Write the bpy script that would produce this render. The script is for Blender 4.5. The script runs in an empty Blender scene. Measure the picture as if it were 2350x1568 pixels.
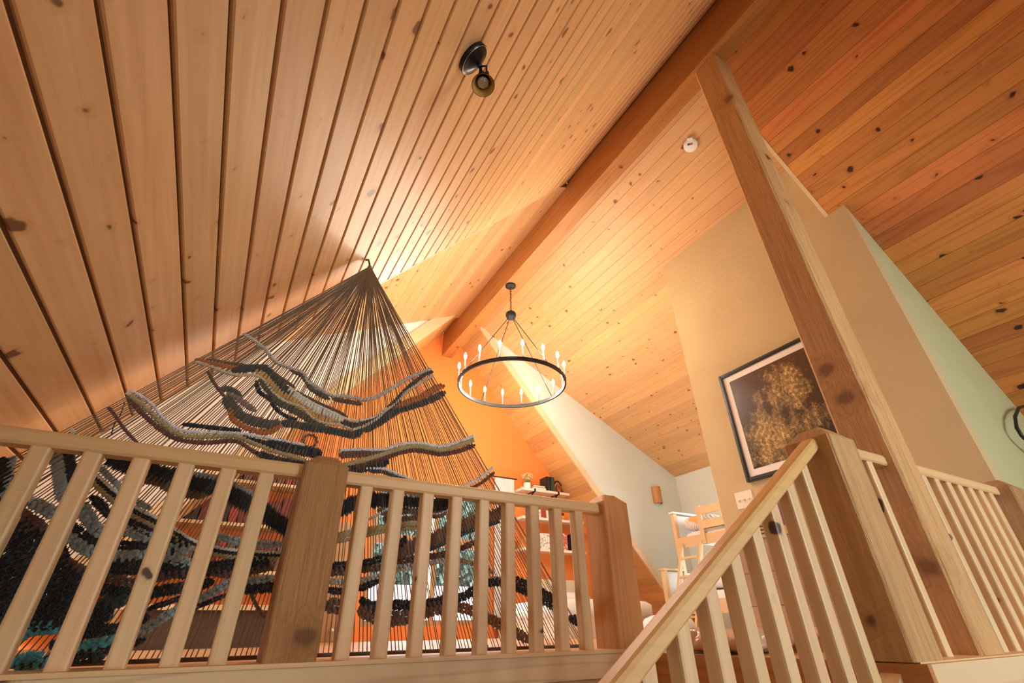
import bpy, math, random
from mathutils import Vector, Matrix
random.seed(7)
scene = bpy.context.scene
C = scene.collection
PI = math.pi

# ------------------------------------------------------------------ camera
# world frame: origin at the camera eye, Y along the roof ridge, Z up; the loft floor lies at z = FL
FL = -0.112
cam_d = bpy.data.cameras.new('camera'); cam = bpy.data.objects.new('camera', cam_d); C.objects.link(cam)
cam_d.sensor_width = 36.0; cam_d.lens = 16.403; cam_d.clip_start = 0.05; cam_d.clip_end = 300
r_ = Vector((0.8648, -0.5016, 0)); yaw, pit, rol = 0.52595711, 0.55115999, 0.01414583
fw = Vector((math.sin(yaw)*math.cos(pit), math.cos(yaw)*math.cos(pit), math.sin(pit)))
r0 = Vector((math.cos(yaw), -math.sin(yaw), 0)); d0 = -r0.cross(fw)
rr = r0*math.cos(rol) + d0*math.sin(rol); dd = d0*math.cos(rol) - r0*math.sin(rol)
cam.matrix_world = Matrix(((rr.x, -dd.x, -fw.x, 0), (rr.y, -dd.y, -fw.y, 0), (rr.z, -dd.z, -fw.z, 0), (0, 0, 0, 1)))
scene.camera = cam

# ------------------------------------------------------------------ sky, exposure
world = bpy.data.worlds.new('sky'); scene.world = world; world.use_nodes = True
bg = world.node_tree.nodes['Background']; bg.inputs[0].default_value = (0.93, 0.97, 1.0, 1); bg.inputs[1].default_value = 14.6
vs = scene.view_settings; vs.view_transform = 'Standard'; vs.look = 'None'; vs.gamma = 1.0; vs.use_curve_mapping = False
vs.exposure = 0.33
BULB = 490.0            # emission of each candle bulb of the chandelier
BULB_COL = (1.0, 0.86, 0.67)

def portal(name, loc, rot, sx, sy):
    l = bpy.data.lights.new(name, 'AREA'); l.shape = 'RECTANGLE'; l.size = sx; l.size_y = sy; l.cycles.is_portal = True
    o = bpy.data.objects.new(name, l); C.objects.link(o); o.location = loc; o.rotation_euler = rot
    return o
portal('daylight_far', (2.58, 6.86, 0.95), (PI/2, 0, PI), 1.8, 1.8)         # sampling portals in the window openings (they emit nothing)
portal('daylight_right', (7.05, 4.15, 1.2), (PI/2, 0, PI/2), 1.9, 1.5)
portal('daylight_back', (3.1, -2.65, 0.8), (PI/2, 0, 0), 2.2, 1.4)
portal('daylight_added_low', (0.0, -2.65, -0.6), (PI/2, 0, 0), 0.8, 0.7)  # portal of the added low window
portal('daylight_left', (-1.95, 4.4, 0.9), (PI/2, 0, -PI/2), 1.4, 0.9)

# ------------------------------------------------------------------ materials
MATS = {}
def nodes_of(name):
    m = bpy.data.materials.new(name); m.use_nodes = True; nt = m.node_tree
    b = nt.nodes['Principled BSDF']; MATS[name] = m
    return m, nt, b
def N(nt, t, **k):
    n = nt.nodes.new(t)
    for a, v in k.items():
        if a.startswith('i_'):
            key = a[2:]; key = int(key) if key.isdigit() else key
            n.inputs[key].default_value = v
        else: setattr(n, a, v)
    return n
def math_n(nt, op, a, b=None, clamp=False):
    n = N(nt, 'ShaderNodeMath', operation=op); n.use_clamp = clamp
    for i, v in enumerate((a, b)):
        if v is None: continue
        if isinstance(v, (int, float)): n.inputs[i].default_value = v
        else: nt.links.new(v, n.inputs[i])
    return n.outputs[0]
def mix_n(nt, fac, a, b, mode='MIX'):
    n = N(nt, 'ShaderNodeMix', data_type='RGBA', blend_type=mode)
    for s, v in ((n.inputs[0], fac), (n.inputs[6], a), (n.inputs[7], b)):
        if isinstance(v, (int, float)): s.default_value = v
        elif isinstance(v, tuple): s.default_value = (*v, 1) if len(v) == 3 else v
        else: nt.links.new(v, s)
    return n.outputs[2]
def plain(name, col, rough=0.6, metal=0.0, noise=0.0, nscale=8.0, bump=0.0, bscale=60.0, **kw):
    m, nt, b = nodes_of(name)
    b.inputs['Base Color'].default_value = (*col, 1); b.inputs['Roughness'].default_value = rough; b.inputs['Metallic'].default_value = metal
    tc = N(nt, 'ShaderNodeTexCoord')
    if noise:
        n = N(nt, 'ShaderNodeTexNoise', i_Scale=nscale, i_Detail=2.0); nt.links.new(tc.outputs['Object'], n.inputs['Vector'])
        d = tuple(c*(1-noise) for c in col); l = tuple(min(1, c*(1+noise)) for c in col)
        nt.links.new(mix_n(nt, n.outputs[0], d, l), b.inputs['Base Color'])
    if bump:
        n = N(nt, 'ShaderNodeTexNoise', i_Scale=bscale, i_Detail=2.0); nt.links.new(tc.outputs['Object'], n.inputs['Vector'])
        bp = N(nt, 'ShaderNodeBump', i_Strength=bump, i_Distance=0.01); nt.links.new(n.outputs[0], bp.inputs['Height']); nt.links.new(bp.outputs[0], b.inputs['Normal'])
    for k, v in kw.items(): b.inputs[k.replace('_', ' ')].default_value = v
    return m
def wood(name, light, dark, axis='Y', knots=5.0, knot_r=0.09, knot_amt=0.45, knot_col=(0.09, 0.04, 0.015), rough=0.5, tint=0.25, saw=0.0, streak=0.5, bump=0.15, planar=True, fixed=()):
    """pine or fir: streaky grain along `axis`, cathedral figure, scattered dark knots, a tint of its own for each board"""
    m, nt, b = nodes_of(name); L = nt.links.new
    tc = N(nt, 'ShaderNodeTexCoord'); oi = N(nt, 'ShaderNodeObjectInfo')
    off = N(nt, 'ShaderNodeVectorMath', operation='SCALE'); off.inputs[0].default_value = (17.3, 41.9, 29.7); L(oi.outputs['Random'], off.inputs[3])
    add = N(nt, 'ShaderNodeVectorMath', operation='ADD'); L(tc.outputs['Object'], add.inputs[0]); L(off.outputs[0], add.inputs[1])
    P = add.outputs[0]
    def stretched(a, l):
        v = {'X': (l, a, a), 'Y': (a, l, a), 'Z': (a, a, l)}[axis]
        mp = N(nt, 'ShaderNodeVectorMath', operation='MULTIPLY'); L(P, mp.inputs[0]); mp.inputs[1].default_value = v
        return mp.outputs[0]
    # knots (irregular outline)
    kn = N(nt, 'ShaderNodeTexNoise', i_Scale=26.0, i_Detail=0.0); L(P, kn.inputs['Vector'])
    ko = N(nt, 'ShaderNodeVectorMath', operation='SCALE'); L(kn.outputs['Color'], ko.inputs[0]); ko.inputs[3].default_value = 0.035
    ka = N(nt, 'ShaderNodeVectorMath', operation='ADD'); L(P, ka.inputs[0]); L(ko.outputs[0], ka.inputs[1]); PK = ka.outputs[0]
    if planar:
        sp = N(nt, 'ShaderNodeSeparateXYZ'); L(PK, sp.inputs[0]); cb = N(nt, 'ShaderNodeCombineXYZ'); L(sp.outputs[0], cb.inputs[0]); L(math_n(nt, 'MULTIPLY', sp.outputs[1], 0.8), cb.inputs[1])
        kv = N(nt, 'ShaderNodeTexVoronoi', voronoi_dimensions='2D', i_Scale=knots); L(cb.outputs[0], kv.inputs['Vector'])
    else:
        kv = N(nt, 'ShaderNodeTexVoronoi', i_Scale=knots); L(PK, kv.inputs['Vector'])
    ksep = N(nt, 'ShaderNodeSeparateColor'); L(kv.outputs['Color'], ksep.inputs[0])
    rad = math_n(nt, 'MULTIPLY', math_n(nt, 'POWER', math_n(nt, 'DIVIDE', math_n(nt, 'MAXIMUM', math_n(nt, 'SUBTRACT', ksep.outputs[0], 1-knot_amt), 0.0), knot_amt), 1.8), knot_r*1.25)
    kd = math_n(nt, 'SUBTRACT', kv.outputs['Distance'], rad)
    core = N(nt, 'ShaderNodeMapRange', interpolation_type='SMOOTHSTEP'); L(kd, core.inputs[0]); core.inputs[1].default_value = -0.035; core.inputs[2].default_value = 0.022; core.inputs[3].default_value = 1; core.inputs[4].default_value = 0
    has = math_n(nt, 'GREATER_THAN', ksep.outputs[0], 1-knot_amt+0.02)
    corem = math_n(nt, 'MULTIPLY', core.outputs[0], has)
    halo = N(nt, 'ShaderNodeMapRange', interpolation_type='SMOOTHSTEP'); L(kd, halo.inputs[0]); halo.inputs[1].default_value = 0.0; halo.inputs[2].default_value = 0.14; halo.inputs[3].default_value = 1; halo.inputs[4].default_value = 0
    halom = math_n(nt, 'MULTIPLY', halo.outputs[0], has)
    for fx, fy, fz, fr in fixed:          # named big knots, in the piece's own coordinates
        kq = N(nt, 'ShaderNodeVectorMath', operation='ADD'); L(tc.outputs['Object'], kq.inputs[0]); L(ko.outputs[0], kq.inputs[1])
        kw_ = N(nt, 'ShaderNodeVectorMath', operation='MULTIPLY'); L(kq.outputs[0], kw_.inputs[0]); kw_.inputs[1].default_value = (1, 1, 1.25)
        dn = N(nt, 'ShaderNodeVectorMath', operation='DISTANCE'); L(kw_.outputs[0], dn.inputs[0]); dn.inputs[1].default_value = (fx+0.017, fy+0.017, (fz+0.017)*1.25)
        c2 = N(nt, 'ShaderNodeMapRange', interpolation_type='SMOOTHSTEP', i_1=fr*0.35, i_2=fr, i_3=0.75, i_4=0.0); L(dn.outputs['Value'], c2.inputs[0])
        h2 = N(nt, 'ShaderNodeMapRange', interpolation_type='SMOOTHSTEP', i_1=fr*0.8, i_2=fr*2.6, i_3=1.0, i_4=0.0); L(dn.outputs['Value'], h2.inputs[0])
        corem = math_n(nt, 'MAXIMUM', corem, c2.outputs[0]); halom = math_n(nt, 'MAXIMUM', halom, h2.outputs[0])
    # grain
    n1 = N(nt, 'ShaderNodeTexNoise', i_Scale=1.0, i_Detail=3.0, i_Roughness=0.6); L(stretched(38, 1.1), n1.inputs['Vector'])
    wv = N(nt, 'ShaderNodeTexNoise', i_Scale=1.0, i_Detail=1.5); L(stretched(9, 0.45), wv.inputs['Vector'])
    ph = math_n(nt, 'ADD', math_n(nt, 'MULTIPLY', wv.outputs[0], 46.0), math_n(nt, 'MULTIPLY', halom, 9.0))
    ring = math_n(nt, 'MULTIPLY', math_n(nt, 'ADD', math_n(nt, 'SINE', ph), 1.0), 0.5)
    g = math_n(nt, 'ADD', math_n(nt, 'MULTIPLY', n1.outputs[0], 1-streak*0.6), math_n(nt, 'MULTIPLY', math_n(nt, 'POWER', ring, 3.0), streak*0.42), clamp=True)
    gr = N(nt, 'ShaderNodeMapRange', i_1=0.3, i_2=0.95); L(g, gr.inputs[0])
    col = mix_n(nt, gr.outputs[0], light, dark)
    # broad blotches and the board's own tint
    bl = N(nt, 'ShaderNodeTexNoise', i_Scale=1.0, i_Detail=0.0); L(stretched(3.0, 0.5), bl.inputs['Vector'])
    col = mix_n(nt, math_n(nt, 'MULTIPLY', bl.outputs[0], 0.35), col, tuple(c*0.72 for c in light), 'MIX')
    rnd2 = math_n(nt, 'FRACT', math_n(nt, 'MULTIPLY', oi.outputs['Random'], 91.7))
    tv = math_n(nt, 'ADD', math_n(nt, 'MULTIPLY', rnd2, tint), 1.0-tint*0.6)
    hs = N(nt, 'ShaderNodeHueSaturation'); L(tv, hs.inputs['Value']); L(col, hs.inputs['Color'])
    L(math_n(nt, 'ADD', math_n(nt, 'MULTIPLY', oi.outputs['Random'], -0.012*(tint/0.25)), 0.506), hs.inputs['Hue'])
    col = hs.outputs[0]
    if saw:
        sw = N(nt, 'ShaderNodeTexNoise', i_Scale=1.0, i_Detail=3.0, i_Roughness=0.7); L(stretched(150, 5.0), sw.inputs['Vector'])
        swr = N(nt, 'ShaderNodeMapRange', i_1=0.35, i_2=0.7); L(sw.outputs[0], swr.inputs[0])
        col = mix_n(nt, math_n(nt, 'MULTIPLY', swr.outputs[0], saw), col, dark, 'MIX')
        hgt = math_n(nt, 'MULTIPLY', swr.outputs[0], -1.5)
    else: hgt = n1.outputs[0]
    col = mix_n(nt, math_n(nt, 'MULTIPLY', halom, 0.38), col, dark)
    col = mix_n(nt, corem, col, knot_col)
    L(col, b.inputs['Base Color']); b.inputs['Roughness'].default_value = rough
    if bump > 0.12:
        bp = N(nt, 'ShaderNodeBump', i_Strength=bump, i_Distance=0.004); L(hgt, bp.inputs['Height']); L(bp.outputs[0], b.inputs['Normal'])
    return m

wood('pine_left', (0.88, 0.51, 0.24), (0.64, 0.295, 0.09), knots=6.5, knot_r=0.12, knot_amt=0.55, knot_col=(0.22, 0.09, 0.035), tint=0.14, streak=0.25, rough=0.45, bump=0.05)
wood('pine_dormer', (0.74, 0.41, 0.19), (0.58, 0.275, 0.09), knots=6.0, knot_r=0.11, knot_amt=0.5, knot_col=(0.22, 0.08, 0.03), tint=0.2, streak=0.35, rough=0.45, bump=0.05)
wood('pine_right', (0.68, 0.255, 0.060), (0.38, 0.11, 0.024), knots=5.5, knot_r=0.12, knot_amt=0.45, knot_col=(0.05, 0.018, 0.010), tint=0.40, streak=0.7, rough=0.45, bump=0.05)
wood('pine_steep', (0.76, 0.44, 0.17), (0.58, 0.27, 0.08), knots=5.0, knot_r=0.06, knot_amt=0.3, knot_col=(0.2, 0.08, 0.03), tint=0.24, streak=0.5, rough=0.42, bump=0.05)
wood('beam_wood', (0.52, 0.205, 0.06), (0.31, 0.095, 0.026), axis='Y', knots=4.0, knot_r=0.12, knot_amt=0.4, planar=False, tint=0.0, streak=0.7, rough=0.55, bump=0.15, knot_col=(0.05, 0.02, 0.01))
wood('newel_red', (0.60, 0.27, 0.09), (0.38, 0.14, 0.04), axis='Z', knots=3.0, knot_r=0.12, knot_amt=0.35, planar=False, tint=0.05, streak=0.85, rough=0.6, bump=0.2, knot_col=(0.10, 0.035, 0.015))
wood('post_wood', (0.74, 0.41, 0.17), (0.46, 0.20, 0.06), axis='Z', knots=3.2, knot_r=0.1, knot_amt=0.3, planar=False, tint=0.06, streak=0.6, saw=0.5, rough=0.7, bump=0.7, knot_col=(0.20, 0.07, 0.025), fixed=((-0.098, 0.029, 1.24, 0.055), (-0.098, -0.006, 1.066, 0.065), (-0.098, -0.042, 0.30, 0.06), (-0.098, -0.069, 3.55, 0.06)))
wood('newel_pale', (0.70, 0.40, 0.17), (0.42, 0.19, 0.06), axis='Z', knots=3.0, knot_r=0.1, knot_amt=0.3, planar=False, tint=0.05, streak=0.6, saw=0.6, rough=0.75, bump=0.7, knot_col=(0.10, 0.04, 0.015), fixed=((-0.095, -0.009, 0.113, 0.03),))
wood('newel_wood', (0.54, 0.285, 0.115), (0.31, 0.135, 0.042), axis='Z', knots=3.0, knot_r=0.1, knot_amt=0.3, planar=False, tint=0.12, streak=0.6, saw=0.55, rough=0.75, bump=0.7, knot_col=(0.15, 0.055, 0.02), fixed=((0.039, -0.095, 0.076, 0.06),))
wood('baluster_wood', (0.82, 0.55, 0.29), (0.62, 0.37, 0.16), axis='Z', knots=7.0, knot_r=0.18, knot_amt=0.6, planar=False, tint=0.16, streak=0.4, rough=0.45, bump=0.08, knot_col=(0.09, 0.045, 0.025))
wood('rail_wood', (0.80, 0.51, 0.25), (0.62, 0.35, 0.14), axis='X', knots=3.5, knot_r=0.14, knot_amt=0.3, planar=False, tint=0.1, streak=0.3, rough=0.45, bump=0.06, knot_col=(0.12, 0.05, 0.02))
wood('rail_warm_lit', (0.78, 0.45, 0.18), (0.60, 0.30, 0.10), axis='X', knots=3.5, knot_r=0.1, knot_amt=0.3, planar=False, tint=0.05, streak=0.3, rough=0.45, bump=0.06, knot_col=(0.2, 0.08, 0.03))  # rail wood made oranger, warm chandelier light put into the colour
wood('fascia_wood', (0.78, 0.53, 0.30), (0.50, 0.29, 0.13), axis='X', knots=4.0, knot_r=0.14, knot_amt=0.4, planar=False, tint=0.1, streak=0.95, rough=0.5, bump=0.08, knot_col=(0.12, 0.06, 0.03))
wood('floor_wood', (0.62, 0.38, 0.18), (0.45, 0.24, 0.09), axis='Y', knots=3, knot_r=0.05, knot_amt=0.3, tint=0.25, streak=0.5, rough=0.35)
wood('plank_brown', (0.44, 0.23, 0.115), (0.30, 0.14, 0.06), axis='Y', knots=3, knot_r=0.05, knot_amt=0.3, planar=False, tint=0.25, streak=0.5, rough=0.55)
wood('trim_wood', (0.80, 0.57, 0.34), (0.68, 0.44, 0.22), axis='X', knots=3, knot_r=0.04, knot_amt=0.2, planar=False, tint=0.1, streak=0.3, rough=0.5)
wood('bed_wood', (0.82, 0.58, 0.33), (0.70, 0.45, 0.22), axis='Y', knots=3, knot_r=0.05, knot_amt=0.3, planar=False, tint=0.15, streak=0.4, rough=0.45)
wood('dark_wood', (0.10, 0.055, 0.035), (0.05, 0.027, 0.018), axis='X', knots=2, knot_r=0.03, knot_amt=0.2, planar=False, tint=0.2, rough=0.5)
wood('door_wood', (0.50, 0.28, 0.13), (0.33, 0.16, 0.06), axis='Z', knots=6, knot_r=0.12, knot_amt=0.5, planar=False, tint=0.1, streak=0.6, rough=0.5)
plain('plaster_sage', (0.56, 0.41, 0.215), 0.85, noise=0.05, nscale=3, bump=0.35, bscale=22)
plain('plaster_green', (0.47, 0.45, 0.24), 0.85, noise=0.05, nscale=3, bump=0.25, bscale=25)
plain('plaster_cheek', (0.67, 0.68, 0.61), 0.85, noise=0.03, nscale=2, bump=0.1, bscale=25)
plain('plaster_white', (0.90, 0.85, 0.80), 0.85, noise=0.03, nscale=2, bump=0.08, bscale=25)
plain('plaster_orange', (0.90, 0.25, 0.050), 0.8, noise=0.05, nscale=2, bump=0.08, bscale=25)
plain('drywall', (0.80, 0.78, 0.75), 0.9, bump=0.1)
plain('groove_dark', (0.22, 0.11, 0.055), 0.8)
plain('iron', (0.028, 0.03, 0.034), 0.45, 0.6, noise=0.2)
plain('bronze_dark', (0.03, 0.035, 0.04), 0.3, 0.8, noise=0.25)
plain('amber_inside', (0.62, 0.36, 0.10), 0.35, 0.3)
plain('lens_glass', (0.62, 0.64, 0.66), 0.12, 0.9, bump=0.6, bscale=160)
plain('sleeve', (0.07, 0.06, 0.055), 0.5, 0.3)
plain('chain_copper', (0.16, 0.06, 0.035), 0.4, 0.7)
plain('plastic_white', (0.82, 0.78, 0.74), 0.45)
plain('plastic_ivory', (0.80, 0.70, 0.52), 0.4)
plain('label_dark', (0.07, 0.05, 0.04), 0.6)
plain('label_red', (0.42, 0.10, 0.09), 0.6)
plain('paint_white', (0.80, 0.80, 0.80), 0.5, bump=0.05)
plain('shelf_white', (0.84, 0.70, 0.58), 0.5, noise=0.05)
plain('linen_white', (0.82, 0.80, 0.80), 0.9, bump=0.2, bscale=30)
plain('linen_beige', (0.72, 0.58, 0.42), 0.9, bump=0.2, bscale=30)
plain('black_frame', (0.02, 0.018, 0.016), 0.35, noise=0.3, nscale=40)
plain('mat_board', (0.86, 0.76, 0.68), 0.8)
plain('steel', (0.6, 0.62, 0.64), 0.25, 1.0)
plain('sconce_clay', (0.50, 0.22, 0.07), 0.5, noise=0.2, nscale=30)
plain('book_black', (0.02, 0.022, 0.022), 0.45)
plain('book_green', (0.03, 0.05, 0.045), 0.45)
plain('book_maroon', (0.16, 0.02, 0.02), 0.5, noise=0.2)
plain('book_red', (0.38, 0.05, 0.03), 0.5, noise=0.2)
plain('book_brown', (0.16, 0.08, 0.05), 0.5)
plain('book_orange', (0.75, 0.28, 0.04), 0.5)
plain('page_paper', (0.80, 0.72, 0.58), 0.8)
plain('ceramic_white', (0.85, 0.80, 0.75), 0.3)
plain('petal', (0.80, 0.58, 0.30), 0.7, noise=0.3, nscale=50)
plain('leaf_dry', (0.35, 0.33, 0.14), 0.7, noise=0.3, nscale=50)
plain('leaf_tree', (0.045, 0.080, 0.066), 0.7, noise=0.5, nscale=3)
plain('bark_tree', (0.10, 0.07, 0.05), 0.9)
plain('red_metal', (0.045, 0.007, 0.010), 0.5)
plain('grass', (0.04, 0.06, 0.03), 0.9, noise=0.4, nscale=2)
plain('mask_wood', (0.05, 0.025, 0.02), 0.35)
plain('pouf', (0.80, 0.76, 0.74), 0.9, bump=0.3)
plain('plastic_bag', (0.80, 0.52, 0.38), 0.12, noise=0.3, nscale=9, bump=1.0, bscale=14, Transmission_Weight=0.15)
plain('cardboard', (0.60, 0.34, 0.15), 0.8, noise=0.1)
plain('sign_purple', (0.16, 0.04, 0.06), 0.5)
plain('ink_black', (0.012, 0.01, 0.01), 0.5)
plain('flower_rug', (0.28, 0.10, 0.07), 0.95, noise=0.9, nscale=14)
plain('string_hemp', (0.24, 0.16, 0.10), 0.9, noise=0.25, nscale=60)
m, nt, b = nodes_of('window_glass')
gl = N(nt, 'ShaderNodeBsdfGlossy', i_Roughness=0.02); tr = N(nt, 'ShaderNodeBsdfTransparent'); tr.inputs[0].default_value = (0.93, 0.97, 0.96, 1)
lw = N(nt, 'ShaderNodeFresnel', i_IOR=1.45); ms = N(nt, 'ShaderNodeMixShader')
nt.links.new(lw.outputs[0], ms.inputs[0]); nt.links.new(tr.outputs[0], ms.inputs[1]); nt.links.new(gl.outputs[0], ms.inputs[2]); nt.links.new(ms.outputs[0], nt.nodes['Material Output'].inputs[0])
m, nt, b = nodes_of('bulb_glow')
em = N(nt, 'ShaderNodeEmission', i_Strength=BULB); em.inputs[0].default_value = (*BULB_COL, 1); nt.links.new(em.outputs[0], nt.nodes['Material Output'].inputs[0])
WOOL = dict(lgrey=(0.60, 0.56, 0.50), olivedark=(0.105, 0.095, 0.07), brown=(0.17, 0.085, 0.05), rust=(0.52, 0.17, 0.035), charcoal=(0.06, 0.065, 0.06), beige=(0.70, 0.58, 0.40),
            ochre=(0.66, 0.40, 0.14), cream=(0.86, 0.77, 0.66), black=(0.012, 0.015, 0.022), mauve=(0.30, 0.22, 0.18), white=(0.88, 0.87, 0.90), olive=(0.46, 0.37, 0.17), maroon=(0.16, 0.05, 0.035),
            teal_dark=(0.035, 0.07, 0.075), grey=(0.38, 0.46, 0.48), teal=(0.10, 0.48, 0.56), bark=(0.22, 0.12, 0.075), tan=(0.50, 0.32, 0.17), rustdark=(0.28, 0.11, 0.045))
for k, c in WOOL.items():
    plain('wool_'+k, c, 0.95, noise=0.3, nscale=45, bump=0.9, bscale=170, Sheen_Weight=0.3)
# framed photograph: golden flowering bushes on a dark brown ground (flat print)
m, nt, b = nodes_of('photo_print'); L = nt.links.new
tc = N(nt, 'ShaderNodeTexCoord'); sx = N(nt, 'ShaderNodeSeparateXYZ'); L(tc.outputs['Generated'], sx.inputs[0])
u, v = sx.outputs[1], sx.outputs[2]        # u runs towards the room, v up
def blob_mask(cx, cy, rx, ry):
    a = math_n(nt, 'POWER', math_n(nt, 'DIVIDE', math_n(nt, 'SUBTRACT', u, cx), rx), 2.0); c = math_n(nt, 'POWER', math_n(nt, 'DIVIDE', math_n(nt, 'SUBTRACT', v, cy), ry), 2.0)
    return math_n(nt, 'SUBTRACT', 1.0, math_n(nt, 'ADD', a, c))
nz = N(nt, 'ShaderNodeTexNoise', i_Scale=6.0, i_Detail=9.0, i_Roughness=0.75); L(tc.outputs['Generated'], nz.inputs['Vector'])
ns = N(nt, 'ShaderNodeTexNoise', i_Scale=26.0, i_Detail=5.0, i_Roughness=0.7); L(tc.outputs['Generated'], ns.inputs['Vector'])
st_v = N(nt, 'ShaderNodeMapping'); st_v.inputs['Rotation'].default_value = (0.35, 0, 0); st_v.inputs['Scale'].default_value = (1, 46, 7); L(tc.outputs['Generated'], st_v.inputs['Vector'])
ng = N(nt, 'ShaderNodeTexNoise', i_Scale=1.0, i_Detail=3.0); L(st_v.outputs[0], ng.inputs['Vector'])
mk = math_n(nt, 'MAXIMUM', blob_mask(0.70, 0.24, 0.34, 0.32), blob_mask(0.36, 0.68, 0.27, 0.28))
mk = math_n(nt, 'MAXIMUM', mk, math_n(nt, 'SUBTRACT', blob_mask(0.16, 0.30, 0.30, 0.18), 0.35))
mk = math_n(nt, 'MAXIMUM', mk, math_n(nt, 'SUBTRACT', blob_mask(0.68, 0.60, 0.10, 0.24), 0.60))
mk = math_n(nt, 'ADD', mk, math_n(nt, 'MULTIPLY', math_n(nt, 'SUBTRACT', nz.outputs[0], 0.53), 5.5))
mr = N(nt, 'ShaderNodeMapRange', i_1=-0.3, i_2=0.9); L(mk, mr.inputs[0])
sp1 = N(nt, 'ShaderNodeMapRange', i_1=0.46, i_2=0.66); L(ns.outputs[0], sp1.inputs[0])
gs = math_n(nt, 'ADD', math_n(nt, 'MULTIPLY', sp1.outputs[0], 0.75), math_n(nt, 'MULTIPLY', ng.outputs[0], 0.35), clamp=True)
gold = mix_n(nt, gs, (0.12, 0.055, 0.014), (0.86, 0.56, 0.20))
ground = mix_n(nt, v, (0.014, 0.008, 0.004), (0.075, 0.028, 0.012))
L(mix_n(nt, mr.outputs[0], ground, gold), b.inputs['Base Color']); b.inputs['Roughness'].default_value = 0.3
# pillow: thin black line pattern with orange wedges on white cotton
m, nt, b = nodes_of('patterned_cotton'); L = nt.links.new
tc = N(nt, 'ShaderNodeTexCoord'); vo = N(nt, 'ShaderNodeTexVoronoi', i_Scale=6.5); L(tc.outputs['Object'], vo.inputs['Vector'])
sc = N(nt, 'ShaderNodeSeparateColor'); L(vo.outputs['Color'], sc.inputs[0])
vr = N(nt, 'ShaderNodeVectorRotate', rotation_type='X_AXIS'); L(tc.outputs['Object'], vr.inputs['Vector']); L(math_n(nt, 'MULTIPLY', sc.outputs[0], 6.28), vr.inputs['Angle'])
s2 = N(nt, 'ShaderNodeSeparateXYZ'); L(vr.outputs[0], s2.inputs[0])
ln = math_n(nt, 'GREATER_THAN', math_n(nt, 'SINE', math_n(nt, 'MULTIPLY', s2.outputs[1], 260.0)), 0.80)
c1 = mix_n(nt, ln, (0.84, 0.80, 0.77), (0.30, 0.27, 0.27)); c2 = mix_n(nt, math_n(nt, 'GREATER_THAN', sc.outputs[1], 0.83), c1, (0.80, 0.42, 0.16))
L(c2, b.inputs['Base Color']); b.inputs['Roughness'].default_value = 0.9
# printed card on the shelf, patterned red box
for nm, a_, b_ in (('card_print', (0.82, 0.78, 0.70), (0.35, 0.28, 0.24)), ('box_print', (0.62, 0.12, 0.07), (0.85, 0.72, 0.58))):
    m, nt, b = nodes_of(nm); tc = N(nt, 'ShaderNodeTexCoord'); n_ = N(nt, 'ShaderNodeTexNoise', i_Scale=28.0, i_Detail=3.0); nt.links.new(tc.outputs['Object'], n_.inputs['Vector'])
    t_ = math_n(nt, 'GREATER_THAN', n_.outputs[0], 0.56); nt.links.new(mix_n(nt, t_, a_, b_), b.inputs['Base Color'])

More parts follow.
